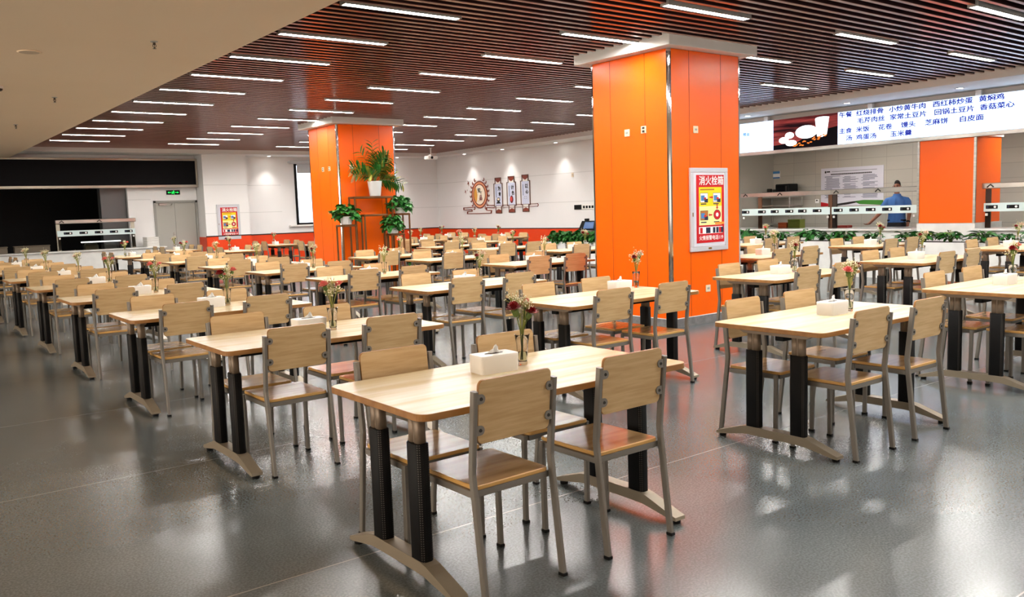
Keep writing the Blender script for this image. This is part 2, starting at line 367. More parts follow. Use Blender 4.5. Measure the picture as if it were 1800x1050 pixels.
# door_1
d = thing('door_1', 'grey steel double door under the green exit sign', 'door', (0, 0, 0), kind='structure')
b = MB(); b.box((6.66, WY-0.03, 0), (6.72, WY+0.1, 2.06)); b.box((7.8, WY-0.03, 0), (7.86, WY+0.1, 2.06)); b.box((6.66, WY-0.03, 2.0), (7.86, WY+0.1, 2.06)); b.build('door_frame', M_GREYD, d)
for x0, x1 in ((6.722, 7.228), (7.232, 7.798)):
    b = MB(); b.box((x0, WY+0.005, 0.01), (x1, WY+0.045, 1.998), 0.004); lf = b.build('door_leaf', M_GREY, d)
    if x0 < 7:
        b = MB(); b.bar([(7.17, WY-0.03, 1.0), (7.17, WY+0.01, 1.0)], 0.02, 0.02); b.bar([(7.05, WY-0.035, 1.0), (7.185, WY-0.035, 1.0)], 0.022, 0.016); b.box((7.14, WY-0.004, 0.97), (7.2, WY+0.006, 1.16), 0.003); b.build('door_handle', M_BRUSH, lf)
        b = MB(); b.box((6.8, WY-0.04, 1.93), (7.0, WY+0.006, 1.985), 0.005); b.bar([(6.9, WY-0.05, 1.925), (7.1, WY-0.12, 1.925), (7.16, WY-0.02, 1.96)], 0.02, 0.012); b.build('door_closer', M_BRUSH, lf)

# window_1 behind the further pillar
w = thing('window_1', 'tall bright window with a roller blind on far wall', 'window', kind='structure')
b = MB()
for lo, hi in (((10.85, WY-0.03, 1.24), (10.92, WY+0.1, 3.12)), ((12.53, WY-0.03, 1.24), (12.6, WY+0.1, 3.12)), ((10.85, WY-0.03, 1.24), (12.6, WY+0.1, 1.30)), ((10.85, WY-0.03, 3.06), (12.6, WY+0.1, 3.12)), ((11.7, WY, 1.24), (11.75, WY+0.08, 3.12))): b.box(lo, hi)
b.build('window_frame', M_BLACK, w)
b = MB(); b.box((10.9, WY+0.05, 1.28), (12.55, WY+0.056, 3.08)); b.build('window_pane', mat('daylit_frosted_pane', (236, 243, 250), 0.4, emit=1.1, noise=((214, 226, 240), (1.2, 1, 1.6), 3)), w)
b = MB(); b.box((10.68, WY-0.12, 3.1), (12.75, WY-0.02, 3.2), 0.01); b.tube([(10.64, WY-0.07, 3.15), (12.8, WY-0.07, 3.15)], 0.03, 10); b.box((10.93, WY-0.05, 2.82), (12.5, WY-0.045, 3.1)); b.build('roller_blind', mat('grey_roller_blind', (196, 197, 200), 0.7), w)
b = MB(); b.box((10.6, WY-0.12, 1.19), (12.8, WY, 1.24), 0.004); b.build('window_sill', M_SOFFIT, w)

# ---------------------------------------------------------------- pillars
def pillar(P, label, seams_left, seams_front):
    x0, y0, x1, y1 = P; H = 3.30
    t = thing('pillar', label, 'pillar', kind='structure')
    b = MB(); b.box((x0+0.02, y0+0.02, 0.11), (x1-0.02, y1-0.02, H))
    b.box((x0, y0+0.035, 0.115), (x0+0.021, y1-0.035, H)); b.box((x0+0.035, y0, 0.115), (x1-0.035, y0+0.021, H))
    b.box((x1-0.021, y0+0.035, 0.115), (x1, y1-0.035, H)); b.box((x0+0.035, y1-0.021, 0.115), (x1-0.035, y1, H))
    for s in seams_left: b.box((x0-0.002, s-0.003, 0.115), (x0+0.002, s+0.003, H), mi=1)
    for s in seams_front: b.box((s-0.003, y0-0.002, 0.115), (s+0.003, y0+0.002, H), mi=1)
    b.build('cladding', [M_ORANGE, mat('orange_panel_seam', (150, 52, 6), 0.6)], t)
    for cx, cyy in ((x0, y0), (x1, y0), (x0, y1), (x1, y1)):
        sx, sy = (1 if cx == x0 else -1), (1 if cyy == y0 else -1)
        b = MB(); pts = [(cx-0.004*sx, cyy+0.036*sy), (cx-0.004*sx, cyy+0.012*sy), (cx+0.012*sx, cyy-0.004*sy), (cx+0.036*sx, cyy-0.004*sy), (cx+0.036*sx, cyy+0.022*sy), (cx+0.022*sx, cyy+0.036*sy)]
        if sx*sy < 0: pts.reverse()
        b.prism(pts, 0.113, H); b.build('corner_trim', M_CHROME, t)
    b = MB(); b.box((x0-0.006, y0-0.006, 0), (x1+0.006, y1+0.006, 0.108)); b.build('skirting', M_SKIRT, t)
    b = MB(); b.box((x0-0.008, y0-0.008, 0.107), (x1+0.008, y1+0.008, 0.116)); b.build('skirting_bead', M_SOFFIT, t)
    b = MB(); b.box((x0-0.152, y0-0.152, 3.305), (x1+0.152, y1+0.152, 3.60), 0.004); b.build('capital', M_SOFFIT, t)
    return t
pillar(P1, 'big orange square pillar nearest the camera with fire hydrant cabinet', (7.264, 7.856), (8.034, 8.62))
pillar(P2, 'further orange square pillar with plant stand in front', (16.121, 16.62), (8.141, 8.738))
P3 = (15.78, 7.02, 16.85, 8.03)
t = thing('pillar', 'orange pillar standing in the serving counter under menu screen', 'pillar', kind='structure')
b = MB(); b.box((15.78, 7.04, 0.985), (16.85, 8.01, 2.52)); b.build('cladding', M_ORANGE, t)
b = MB(); b.box((15.775, 7.0, 0), (16.86, 8.05, 0.98)); b.build('base', M_QUARTZ, t)
for yy in (7.0, 8.01): b = MB(); b.box((15.765, yy, 0.985), (15.80, yy+0.04, 2.52)); b.build('corner_trim', M_BRUSH, t)
b = MB(); b.box((15.80, 7.0, 2.52), (16.86, 8.05, 2.95)); b.build('upper_shaft', M_SOFFIT, t)

# ---------------------------------------------------------------- ceiling light strips
strips = {0: [(3.72, 7.23+1.471*k) for k in range(-4, 11)],
          1: [(6.40, 5.76+1.496*k) for k in range(-5, 12)],
          2: [(9.30, 4.19+1.52*k) for k in range(-4, 13)],
          3: [(12.13, 5.70+1.535*k) for k in range(-5, 12)]}
for k in range(len(strips[3])):
    x, y = strips[3][k]; strips[3][k] = (x+max(0, (y-5.7))*0.012-0.1, y)
proto = None
ROWN = ['row beside the beige soffit', 'second row from beige soffit', 'row over the pillars', 'row nearest the mural wall']
for r_, lst in strips.items():
    n = 0
    for x, y in sorted(lst, key=lambda q: -q[1]):      # counted from the far wall
        if any(p[0]-0.2 < x+0.62 and x < p[2]+0.2 and p[1]-0.2 < y < p[3]+0.2 for p in (P1, P2)):
            if x < P1[0]-0.9: x = P1[0]-0.153-1.265
            else: continue
        t = thing('ceiling_light', 'long ceiling light strip, %s from the far wall, %s' % (ORD[n] if n else 'first', ROWN[r_]), 'ceiling light', (x+0.625, y, SZ), group='linear ceiling lights')
        n += 1
        if proto is None:
            b = MB(); b.box((-0.64, -0.056, -0.011), (0.64, 0.056, 0.10), 0.003)
            for lo, hi in (((-.64, -.056, -.018), (.64, -.037, -.0112)), ((-.64, .037, -.018), (.64, .056, -.0112)), ((-.64, -.037, -.018), (-.626, .037, -.0112)), ((.626, -.037, -.018), (.64, .037, -.0112))): b.box(lo, hi)
            hm = b.mesh('light_housing', M_HOUS)
            b = MB(); b.box((-0.625, -0.036, -0.0125), (0.625, 0.036, -0.0113)); dm = b.mesh('light_diffuser', M_STRIP); proto = (hm, dm)
        for nm, me in zip(('light_housing', 'light_diffuser'), proto):
            o = bpy.data.objects.new(nm, me); col.objects.link(o); o.parent = t
# downlights in the white soffits, each with its own beam
dl = [(15.72, 18.28, 'the right one over the round emblem wall'), (15.72, 20.76, 'the middle one over the banners'), (15.72, 22.78, 'the left one over the round emblem'), (14.3, 24.6, 'beside the further pillar at the room corner'), (9.95, 24.62, 'over the pier left of the window'),
      (15.3, 9.2, 'over the almond picture screen'), (15.25, 7.07, 'over the right half of the menu'), (15.3, 11.5, 'beside the big pillar over the blank screen'), (15.72, 16.0, 'hidden side of big pillar')]
for i, (x, y, w_) in enumerate(dl[:8]):
    t = thing('downlight', 'small round recessed downlight in white soffit, ' + w_, 'downlight', (x, y, PZ), group='soffit downlights')
    b = MB(); b.lathe([(0.075, 0), (0.08, -0.006), (0.06, -0.008), (0.055, -0.001)], 20, cap=False); b.build('trim_ring', M_WHITE, t)
    b = MB(); b.lathe([(0.055, -0.003), (0.05, -0.005)], 20); b.build('lens', M_DOWN, t)
    ld = bpy.data.lights.new('downlight_beam', 'SPOT'); ld.energy = 34 if i < 5 else 20; ld.spot_size = R(86); ld.spot_blend = 0.9; ld.shadow_soft_size = 0.04; ld.color = (1.0, 0.96, 0.9)
    lo = bpy.data.objects.new('downlight_beam', ld); col.objects.link(lo); lo.parent = t; lo.location = (0, 0, -0.03)

# ---------------------------------------------------------------- things on the beige soffit
def sprinkler(x, y, label):
    t = thing('sprinkler_head', label, 'sprinkler', (x, y, BZ), group='sprinkler heads on the beige soffit')
    b = MB(); b.lathe([(0.034, 0), (0.036, -0.004), (0.012, -0.012)], 16); b.build('escutcheon', M_BRUSH, t)
    b = MB(); b.lathe([(0.012, -0.01), (0.013, -0.03), (0.009, -0.034)], 10); b.bar([(-0.014, 0, -0.03), (-0.015, 0, -0.045), (-0.004, 0, -0.06)], 0.005, 0.005, (0,1,0)); b.bar([(0.014, 0, -0.03), (0.015, 0, -0.045), (0.004, 0, -0.06)], 0.005, 0.005, (0,1,0)); b.lathe([(0.003, -0.06), (0.003, -0.034)], 6)
    b.lathe([(0.004, -0.058), (0.005, -0.066), (0.018, -0.067), (0.018, -0.069)], 10); b.build('frame_arms', mat('dark_bronze', (58, 44, 30), 0.4, metal=0.5), t)
sprinkler(2.43, 8.65, 'nearest sprinkler head under beige soffit, closest to the slats')
sprinkler(2.30, 12.98, 'middle sprinkler head under the beige soffit')
sprinkler(2.33, 16.68, 'furthest sprinkler head under beige soffit near the left frame edge')
t = thing('ceiling_speaker', 'round flush beige speaker disc in the beige soffit', 'speaker', (1.53, 9.7, BZ)); b = MB(); b.lathe([(0.10, 0), (0.11, -0.004), (0.095, -0.008)], 28); b.build('rim', M_BEIGE, t); b = MB(); b.lathe([(0.094, -0.0065), (0.09, -0.0095)], 28); b.build('grille', mat('speaker_grille', (205, 183, 156), 0.8), t)
t = thing('smoke_detector', 'small pale smoke detector on beige soffit at left frame edge', 'smoke detector', (1.55, 12.2, BZ)); b = MB(); b.lathe([(0.06, 0), (0.06, -0.03), (0.052, -0.034)], 20); b.build('base', M_WHITE, t); b = MB(); b.lathe([(0.05, -0.034), (0.048, -0.05), (0.03, -0.062)], 12, smooth=False); b.build('chamber', M_DARKGAP, t)

# projector hanging from the slats
t = thing('projector', 'white ceiling projector on a pole near the far corner', 'projector', (13.96, 22.0, 0))
b = MB(); b.lathe([(0.05, 3.418), (0.05, 3.41), (0.02, 3.40), (0.02, 3.2)], 12); b.build('pole', M_WHITE, t)
b = MB(); b.box((-0.17, -0.13, 3.07), (0.17, 0.13, 3.18), 0.02); b.box((-0.05, -0.06, 3.18), (0.05, 0.06, 3.21)); b.build('body', M_WHITE, t)
b = MB(); b.M = Matrix.Translation((-0.05, -0.13, 3.12)) @ Matrix.Rotation(R(90), 4, 'X'); b.lathe([(0.04, 0), (0.04, 0.02), (0.03, 0.022)], 14); b.build('lens', M_BLACK, t)

# ---------------------------------------------------------------- wall plates
def plate(label, x, y, z, face, w=0.086, h=0.086, holes=1, cat='switch plate', grp=None):
    t = thing('wall_plate', label, cat, (x, y, z), face, grp)
    b = MB(); b.box((-w/2, -h/2, 0.001), (w/2, h/2, 0.012), 0.003); b.build('plate', mat('beige_plate', (226, 206, 176), 0.4), t)
    for i in range(holes):
        yy = (i-(holes-1)/2)*0.04
        b = MB(); b.box((-w*0.22, yy-0.012, 0.0121), (w*0.22, yy+0.012, 0.015)); b.build('socket_insert', M_DARKGAP if holes > 1 else M_GREYD, t)
plate('beige plate on left face of the big pillar, left of the pair', 7.68, 7.564, 2.385, FACE_X, holes=1)
plate('beige socket plate on left face of the big pillar, right of the pair', 7.68, 7.285, 2.40, FACE_X, holes=2, cat='socket')
plate('pale switch plate high on right face of the big pillar', 8.139, 6.88, 2.377, FACE_Y, holes=1)
plate('grey floor level socket on right face of the big pillar', 8.343, 6.88, 0.437, FACE_Y, holes=1, cat='socket')
plate('left small plate on left face of the further pillar', 7.78, 16.41, 2.44, FACE_X, holes=2)
plate('right small plate on left face of the further pillar', 7.78, 16.11, 2.44, FACE_X, holes=2)
plate('white plate on right face of further pillar above plant stand', 8.074, 15.73, 2.456, FACE_Y, holes=1)
plate('small plate on mural wall between the banners and big pillar', WX, 17.97, 2.40, FACE_X, h=0.12, holes=1)

# ================================================================= TABLES AND CHAIRS
TW, TL, TH = 0.775, 1.477, 0.75
def table_parts():
    """meshes of one table; local x along its length, y from near (-) to far (+), origin on the floor under the middle"""
    hx, hy = TL/2, TW/2; out = {}
    b = MB(); b.prism(rrect(-hx, -hy, hx, hy, 0.05, 6), TH-0.028, TH, mi=0, mi_side=1, ch=0.002); out['tabletop'] = b.mesh('tabletop', [M_TOP, M_EDGE])
    b = MB(); b.box((-hx+0.15, -0.03, TH-0.10), (hx-0.15, 0.03, TH-0.03), 0.003); b.box((-hx+0.15, -0.20, TH-0.045), (-hx+0.19, 0.20, TH-0.029)); b.box((hx-0.19, -0.20, TH-0.045), (hx-0.15, 0.20, TH-0.029)); out['crossbar'] = b.mesh('crossbar', M_BEAM)
    b = MB(); pts = [(-0.26, TH-0.029), (-0.26, TH-0.042), (-0.215, TH-0.062), (0.215, TH-0.062), (0.26, TH-0.042), (0.26, TH-0.029)]
    b.M = Matrix(((0,0,1,0),(1,0,0,0),(0,1,0,0),(0,0,0,1))); b.prism([(p[0], p[1]) for p in pts][::-1], -0.022, 0.022); out['support_arm'] = b.mesh('support_arm', M_POST)
    # one column: two rounded tubes side by side above, a thicker perforated sleeve below
    b = MB()
    for s in (-1, 1): b.prism(rrect(-0.021, s*0.021-0.0195, 0.021, s*0.021+0.0195, 0.012, 3), 0.56, TH-0.045, smooth_side=True)
    b.box((-0.016, -0.01, 0.56), (0.016, 0.01, TH-0.045)); out['column'] = b.mesh('column', M_POST)
    b = MB(); b.prism(rrect(-0.030, -0.050, 0.030, 0.050, 0.022, 5), 0.092, 0.585, smooth_side=True, ch=0.003); out['column_sleeve'] = b.mesh('column_sleeve', M_SLEEVE)
    # foot: arched bar seen from the side
    top = [(-0.425, 0.036), (-0.40, 0.044), (-0.235, 0.098), (-0.19, 0.106), (0.19, 0.106), (0.235, 0.098), (0.40, 0.044), (0.425, 0.036)]
    bot = [(0.428, 0.020), (0.40, 0.020), (0.22, 0.052), (0.15, 0.055), (-0.15, 0.055), (-0.22, 0.052), (-0.40, 0.020), (-0.428, 0.020)]
    b = MB(); b.M = Matrix(((0,0,1,0),(1,0,0,0),(0,1,0,0),(0,0,0,1)))
    b.prism((top+bot)[::-1], -0.033, 0.033); out['foot'] = b.mesh('foot', M_FOOT)
    b = MB(); b.lathe([(0.020, 0.0), (0.022, 0.004), (0.022, 0.016), (0.014, 0.022)], 14); out['foot_pad'] = b.mesh('foot_pad', M_BLACK)
    return out
TP_ = table_parts()
def mk(name, me, parent, loc=(0,0,0), rot=(0,0,0)):
    o = bpy.data.objects.new(name, me); col.objects.link(o); o.parent = parent; o.location = loc; o.rotation_euler = rot; return o
def make_table(loc, rz, label, group, near):
    t = thing('canteen_table', label, 'table', (loc[0], loc[1], 0), (0, 0, rz), group)
    mk('tabletop', TP_['tabletop'], t); mk('crossbar', TP_['crossbar'], t)
    for s in (-1, 1):
        x = s*(TL/2-0.118)
        mk('support_arm', TP_['support_arm'], t, (x, 0, 0))
        f = mk('foot', TP_['foot'], t, (x, 0, 0))
        for q in (-1, 1):
            if near: mk('foot_pad', TP_['foot_pad'], f, (0, q*0.40, 0))
            c = mk('column', TP_['column'], t, (x, q*0.157, 0)); mk('column_sleeve', TP_['column_sleeve'], c)
    return t

def chair_parts():
    out = {}
    # backrest line leans from (y=-0.182, z=0.50) to (y=-0.212, z=0.83)
    def ly(z): return -0.182-(z-0.50)*0.092
    b = MB(); n = Vector((0, 1, 0.092)).normalized(); z0, z1 = 0.612, 0.862
    ax = Vector((0, ly(z1)-ly(z0), z1-z0)).normalized(); nn = Vector((1,0,0)).cross(ax); H = (z1-z0)*1.004
    b.M = Matrix(((1, ax.x, nn.x, 0), (0, ax.y, nn.y, ly(z0)+0.002), (0, ax.z, nn.z, z0), (0, 0, 0, 1)))
    b.prism(rrect(-0.180, 0, 0.180, H, 0.024, 5), -0.0065, 0.0065, mi=0, mi_side=1, ch=0.002); out['backrest'] = b.mesh('backrest', [M_BACK, M_EDGE])
    b = MB(); b.prism(rrect(-0.186, -0.178, 0.186, 0.210, 0.02, 4), 0.428, 0.446, mi=0, mi_side=1, ch=0.003); out['seat'] = b.mesh('seat', [M_SEAT, mat('seat_edge_veneer', (206, 160, 92), 0.4)])
    b = MB()
    for s in (-1, 1): b.box((s*0.186-0.010, -0.17, 0.400), (s*0.186+0.010, 0.187, 0.4275), 0.002)
    b.box((-0.176, -0.176, 0.400), (0.176, -0.154, 0.4275), 0.002); b.box((-0.176, 0.172, 0.400), (0.176, 0.194, 0.4275), 0.002); out['seat_frame'] = b.mesh('seat_frame', M_STEEL)
    b = MB(); b.bar([(0, -0.238, 0.008), (0, -0.186, 0.445), (0, -0.180, 0.50), (0, ly(0.822), 0.822)], 0.021, 0.030, (1,0,0)); out['rear'] = b.mesh('leg', M_STEEL)
    b = MB(); b.bar([(0, 0.176, 0.008), (0, 0.182, 0.4275)], 0.021, 0.027, (1,0,0)); out['front'] = b.mesh('leg', M_STEEL)
    b = MB(); b.box((-0.0125, -0.017, 0), (0.0125, 0.017, 0.014), 0.002); out['foot_cap'] = b.mesh('foot_cap', M_BLACK)
    for nm, s in (('L', 1), ('R', -1)):
        b = MB(); b.M = Matrix(((s, 0, 0, 0), (0, 0, 1, 0), (0, 1, 0, 0), (0, 0, 0, 1)))
        pts = [(-0.009, -0.019), (0.018, -0.019)]+[(0.022+0.019*math.sin(R(a)), -0.019*math.cos(R(a))) for a in range(20, 161, 20)]+[(0.018, 0.019), (-0.009, 0.019)]
        b.prism(pts[::s], -0.004, 0.0, mi=0)
        b.M = b.M @ Matrix.Translation((0.022, 0, -0.004)); b.lathe([(0.0075, 0), (0.006, -0.003)], 10, mi=1); out['bracket'+nm] = b.mesh('bracket', [M_STEEL, M_SCREW])
    return out
CP = chair_parts(); KY = lambda z: -0.182-(z-0.50)*0.092
def make_chair(x, y, rz, label, group, lod):
    t = thing('dining_chair', label, 'chair', (x, y, 0), (0, 0, rz), group)
    mk('seat', CP['seat'], t); mk('backrest', CP['backrest'], t); mk('seat_frame', CP['seat_frame'], t)
    for s in (-1, 1):
        for nm, fy in (('rear', -0.238), ('front', 0.176)):
            l = mk('leg', CP[nm], t, (s*0.1965, 0, 0))
            if lod > 1: mk('foot_cap', CP['foot_cap'], l, (0, fy, 0))
        if lod > 0:
            for z in (0.668, 0.790): mk('bracket', CP['bracketL' if s < 0 else 'bracketR'], t, (s*0.192, KY(z)-0.0065, z))
    return t

# ---------------------------------------------------------------- tissue boxes, vases, flowers
def tissue_meshes():
    b = MB(); n = 20
    w, d, h = 0.103, 0.060, 0.084
    rings = [(0.955, 0.0), (0.97, 0.003), (1.0, h-0.01), (1.0, h-0.003), (0.985, h)]
    base = rrect(-w, -d, w, d, 0.016, 4); m_ = len(base)
    vs_ = [(p[0]*k, p[1]*k, z) for k, z in rings for p in base]; fs_ = []
    for a in range(len(rings)-1):
        for i in range(m_): fs_.append((a*m_+i, a*m_+(i+1) % m_, (a+1)*m_+(i+1) % m_, (a+1)*m_+i))
    b.add(vs_, fs_, 0, True); b.add(vs_[:m_], [tuple(range(m_-1, -1, -1))], 0, False); b.add(vs_[-m_:], [tuple(range(m_))], 0, False)
    b.prism([(0.05*math.cos(2*math.pi*i/n), 0.016*math.sin(2*math.pi*i/n)) for i in range(n)], h, h+0.0015, mi=1)
    box = b.mesh('box', [M_WHITE, M_DARKGAP])
    rnd = random.Random(3); b = MB(); P = []
    for i in range(7):
        row = []
        for j in range(5):
            u = i/6-0.5; v = j/4; row.append((u*0.075*(1-0.75*v)+0.012*v, 0.010*math.sin(i*1.9+j*1.3)*(1-0.4*v), h-0.004+0.045*v-0.01*abs(u)*v*2))
        P += row
    b.add(P, [(i*5+j, (i+1)*5+j, (i+1)*5+j+1, i*5+j+1) for i in range(6) for j in range(4)], 0, True)
    return box, b.mesh('tissue', M_TISSUE)
TB = tissue_meshes()
def make_tissue(x, y, z, rz, label):
    t = thing('tissue_box', label, 'tissue box', (x, y, z), (0, 0, rz), 'white tissue boxes on the tables'); mk('box', TB[0], t); mk('tissue', TB[1], t); return t
b = MB(); b.lathe([(0.001, 0.0), (0.021, 0.0), (0.023, 0.004), (0.024, 0.03), (0.029, 0.10), (0.036, 0.145), (0.038, 0.147), (0.0345, 0.147), (0.027, 0.10), (0.0215, 0.03), (0.019, 0.016), (0.001, 0.014)], 20, cap=False)
VASE = b.mesh('vase', M_GLASS)
b = MB(); b.lathe([(0.001, 0.0145), (0.0185, 0.0165), (0.0205, 0.03), (0.0235, 0.062), (0.001, 0.062)], 16, cap=False); WATER = b.mesh('water', mat('vase_water', (226, 232, 206), 0.03, trans=1.0, ior=1.2))

def petal_bloom(b, c, r, rnd, tilt):
    T = Matrix.Translation(c) @ Euler((tilt[0], tilt[1], rnd.uniform(0, 6))).to_matrix().to_4x4()
    old = b.M; b.M = T
    for lay, (rr, zz, cup) in enumerate(((1.0, 0.0, 0.10), (0.86, 0.14, 0.30), (0.66, 0.28, 0.45), (0.42, 0.38, 0.6))):
        n = 18; vs_ = [(0, 0, -0.25*r+zz*r*0.6)]; ph = rnd.uniform(0, 6)
        for i in range(n):
            a = 2*math.pi*i/n+ph; q = rr*(1.0 if i % 2 else 0.86)*rnd.uniform(0.9, 1.08)
            vs_.append((r*q*math.cos(a), r*q*math.sin(a), r*(zz+cup*0.5+(0.12 if i % 2 else -0.06))))
        b.add(vs_, [(0, i+1, (i+1) % n+1) for i in range(n)], 0, True)
    b.M = old
def calyx(b, c, d, r):
    b.tube([c-d*r*1.1, c-d*r*0.3], r*0.42, 7)
def bouquet(seed, blooms):
    """blooms: list of (material, radius, (x, y, z) of the bloom above the vase base)"""
    rnd = random.Random(seed); parts = []
    st = MB(); st.mi = 0
    for m_, r, p in blooms:
        p = Vector(p); foot = Vector((-p.x*0.10+rnd.uniform(-.006, .006), -p.y*0.10, 0.02)); mid = Vector((p.x*0.2, p.y*0.2, 0.15)); q = mid.lerp(p, 0.55)+Vector((0, 0, 0.012))
        st.tube([foot, mid, q, p-Vector((0, 0, r*0.4))], 0.0022, 5); d = (p-q).normalized(); calyx(st, p, d, r)
        for s in (-1, 1):
            a = mid.lerp(p, 0.45); e = a+Vector((s*0.03, rnd.uniform(-.02, .02), 0.02)); st.add([a, a.lerp(e, .5)+Vector((0, .003, .006)), e, a.lerp(e, .5)-Vector((0, .003, -.002))], [(0, 1, 2, 3)], 0, False)
    parts.append(('stems', st.mesh('stems', M_STEM)))
    for m_, r, p in blooms:
        bb = MB(); petal_bloom(bb, Vector(p), r, rnd, (rnd.uniform(-.5, .2), p[0]*4)); parts.append(('carnation', bb.mesh('carnation', m_)))
    g = MB(); tw = MB()
    for k in range(17):
        a = rnd.uniform(0, 6.283); rad = rnd.uniform(0.010, 0.046); top = Vector((rad*math.cos(a), rad*math.sin(a), rnd.uniform(0.215, 0.295))); base = Vector((top.x*0.12, top.y*0.12, 0.13))
        tw.tube([base, base.lerp(top, .6)+Vector((0, 0, .01)), top], 0.0011, 4)
        for q in range(9):
            e = top+Vector((rnd.gauss(0, .013), rnd.gauss(0, .013), rnd.gauss(.0, .013))); tw.tube([top.lerp(base, .18), e], 0.0006, 3); g.octa(e, rnd.uniform(.0028, .0052))
    parts.append(('filler_twigs', tw.mesh('filler_twigs', M_TWIG))); parts.append(('babys_breath', g.mesh('babys_breath', M_GYPS)))
    return parts
BQ = {'dark red and coral': bouquet(1, [(M_RED, .036, (-.056, -.02, .250)), (M_RED, .031, (.024, -.040, .228)), (M_PINK, .017, (.032, .0, .268)), (M_RED, .012, (.008, -.02, .25))]),
      'coral pink and dark red': bouquet(2, [(M_PINK, .034, (-.050, -.018, .242)), (M_RED, .032, (.054, -.01, .262))]),
      'two coral pink': bouquet(3, [(M_PINK, .032, (-.05, -.01, .265)), (M_PINK, .029, (.045, -.015, .262)), (M_PINK, .014, (.055, .02, .25))]),
      'dark red and pale pink': bouquet(4, [(M_RED, .029, (-.040, -.02, .245)), (M_PALE, .034, (.045, .0, .262))]),
      'red and coral pink': bouquet(5, [(M_RED, .035, (-.052, -.015, .25)), (M_PINK, .030, (.055, -.01, .268)), (M_PINK, .014, (-.02, -.03, .24))]),
      'single red': bouquet(6, [(M_RED, .025, (.048, .0, .26))]),
      'pale pink and cream': bouquet(8, [(M_PALE, .026, (-.04, .0, .25)), (M_GYPS, .027, (.03, .01, .275))])}
def make_vase(x, y, z, kind, where, rz=0.0, scale=1.0):
    t = thing('vase', 'clear glass vase on %s' % where, 'vase', (x, y, z), (0, 0, 0), 'glass flower vases on the tables'); mk('vase_glass', VASE, t); mk('water', WATER, t)
    f = thing('flower_bunch', '%s carnations on %s' % (kind, where), 'flowers', (x, y, z+0.002), (0, 0, rz), 'carnation bunches on the tables')
    for nm, me in BQ[kind]:
        o = mk(nm, me, f)
        if nm in ('babys_breath', 'filler_twigs'): o['kind'] = 'stuff'
    f.scale = (scale, scale, scale)

# ---------------------------------------------------------------- layout of the hall
ROWS = {'A': 'first row from left', 'B': 'second row from left', 'C': 'third row from left', 'D': 'fourth row from left', 'E': 'fifth row from left'}
T = []   # (row, position from the front, x0, y0)
for k in range(8): T.append(('A', k, 1.582+0.012*(k % 3)-0.004*k, 2.639+2.087*k))
for k, (x, y) in enumerate([(4.200, 2.66), (4.206, 4.755), (4.213, 6.785), (4.248, 8.89), (4.267, 10.93), (4.283, 13.05), (4.36, 15.35), (4.346, 17.28)]): T.append(('B', k, x, y))
for k, (x, y) in enumerate([(6.716, 2.62), (6.767, 4.77), (6.87, 8.88), (6.908, 11.04), (6.79, 12.80)]): T.append(('C', k, x, y))
for k, (x, y) in enumerate([(9.297, 4.66), (9.29, 6.80), (9.50, 10.95), (9.42, 12.95), (9.52, 15.00), (9.56, 17.1)]): T.append(('D', k, x, y))
for k, (x, y) in enumerate([(12.02, 4.70), (12.06, 6.80), (11.93, 8.86)]): T.append(('E', k, x, y))
# tables turned the other way near the far walls: (centre x, centre y, phrase)
RT = [(2.05, 19.95, 'sideways table at left edge by grey counter'), (4.75, 19.95, 'sideways table before the grey counter end'),
      (7.0, 19.75, 'sideways table before the far hydrant cabinet'), (9.6, 20.55, 'sideways table left of the further pillar'),
      (6.45, 22.3, 'sideways table in front of the grey door'), (9.15, 22.55, 'sideways table by the red wainscot near window'),
      (12.05, 19.6, 'sideways table right of the plant stand'), (11.9, 22.2, 'sideways table deep in the far right corner'),
      (13.9, 21.3, 'sideways table below the round wall emblem'), (14.0, 18.62, 'sideways table below the wall banners'), (12.0, 16.9, 'sideways table before the potted hedge')]
kinds = {'A0': 'dark red and coral', 'A1': 'two coral pink', 'A2': 'red and coral pink', 'A3': 'two coral pink', 'A4': 'two coral pink', 'A5': 'pale pink and cream', 'A6': 'pale pink and cream', 'A7': 'pale pink and cream',
         'B0': 'coral pink and dark red', 'B1': 'dark red and pale pink', 'B2': 'dark red and pale pink', 'B3': 'single red', 'B4': 'dark red and pale pink', 'B5': 'pale pink and cream', 'B6': 'pale pink and cream', 'B7': 'red and coral pink',
         'C0': 'red and coral pink', 'C1': 'dark red and pale pink', 'C2': 'single red', 'C3': 'single red', 'D0': 'dark red and pale pink', 'E0': 'dark red and pale pink'}
rnd = random.Random(11); allk = list(BQ)
JIT = {}
def seat_four(t_x, t_y, rz, sides, phrase, dist):
    lod = 2 if dist < 9 else (1 if dist < 13 else 0)
    c, s = math.cos(rz), math.sin(rz)
    for side, sg in ((sides[0], -1), (sides[1], 1)):
        for q, (lx, nm) in enumerate(((-0.354, 'left'), (0.292, 'right'))):
            if sides[2]: nm = ('nearer', 'further')[q]
            jx, jy, jr = rnd.uniform(-.012, .012), rnd.uniform(-.012, .006), rnd.uniform(-1.3, 1.3)
            ly = sg*(TW/2-0.143-jy)
            if (phrase, side, nm) in SKIP: continue
            x, y = lx+jx, ly
            make_chair(t_x+c*x-s*y, t_y+s*x+c*y, rz+(0 if sg < 0 else math.pi)+R(jr), '%s chair, %s side, %s' % (nm, side, phrase), 'beech and steel canteen chairs', lod)
SKIP = set()
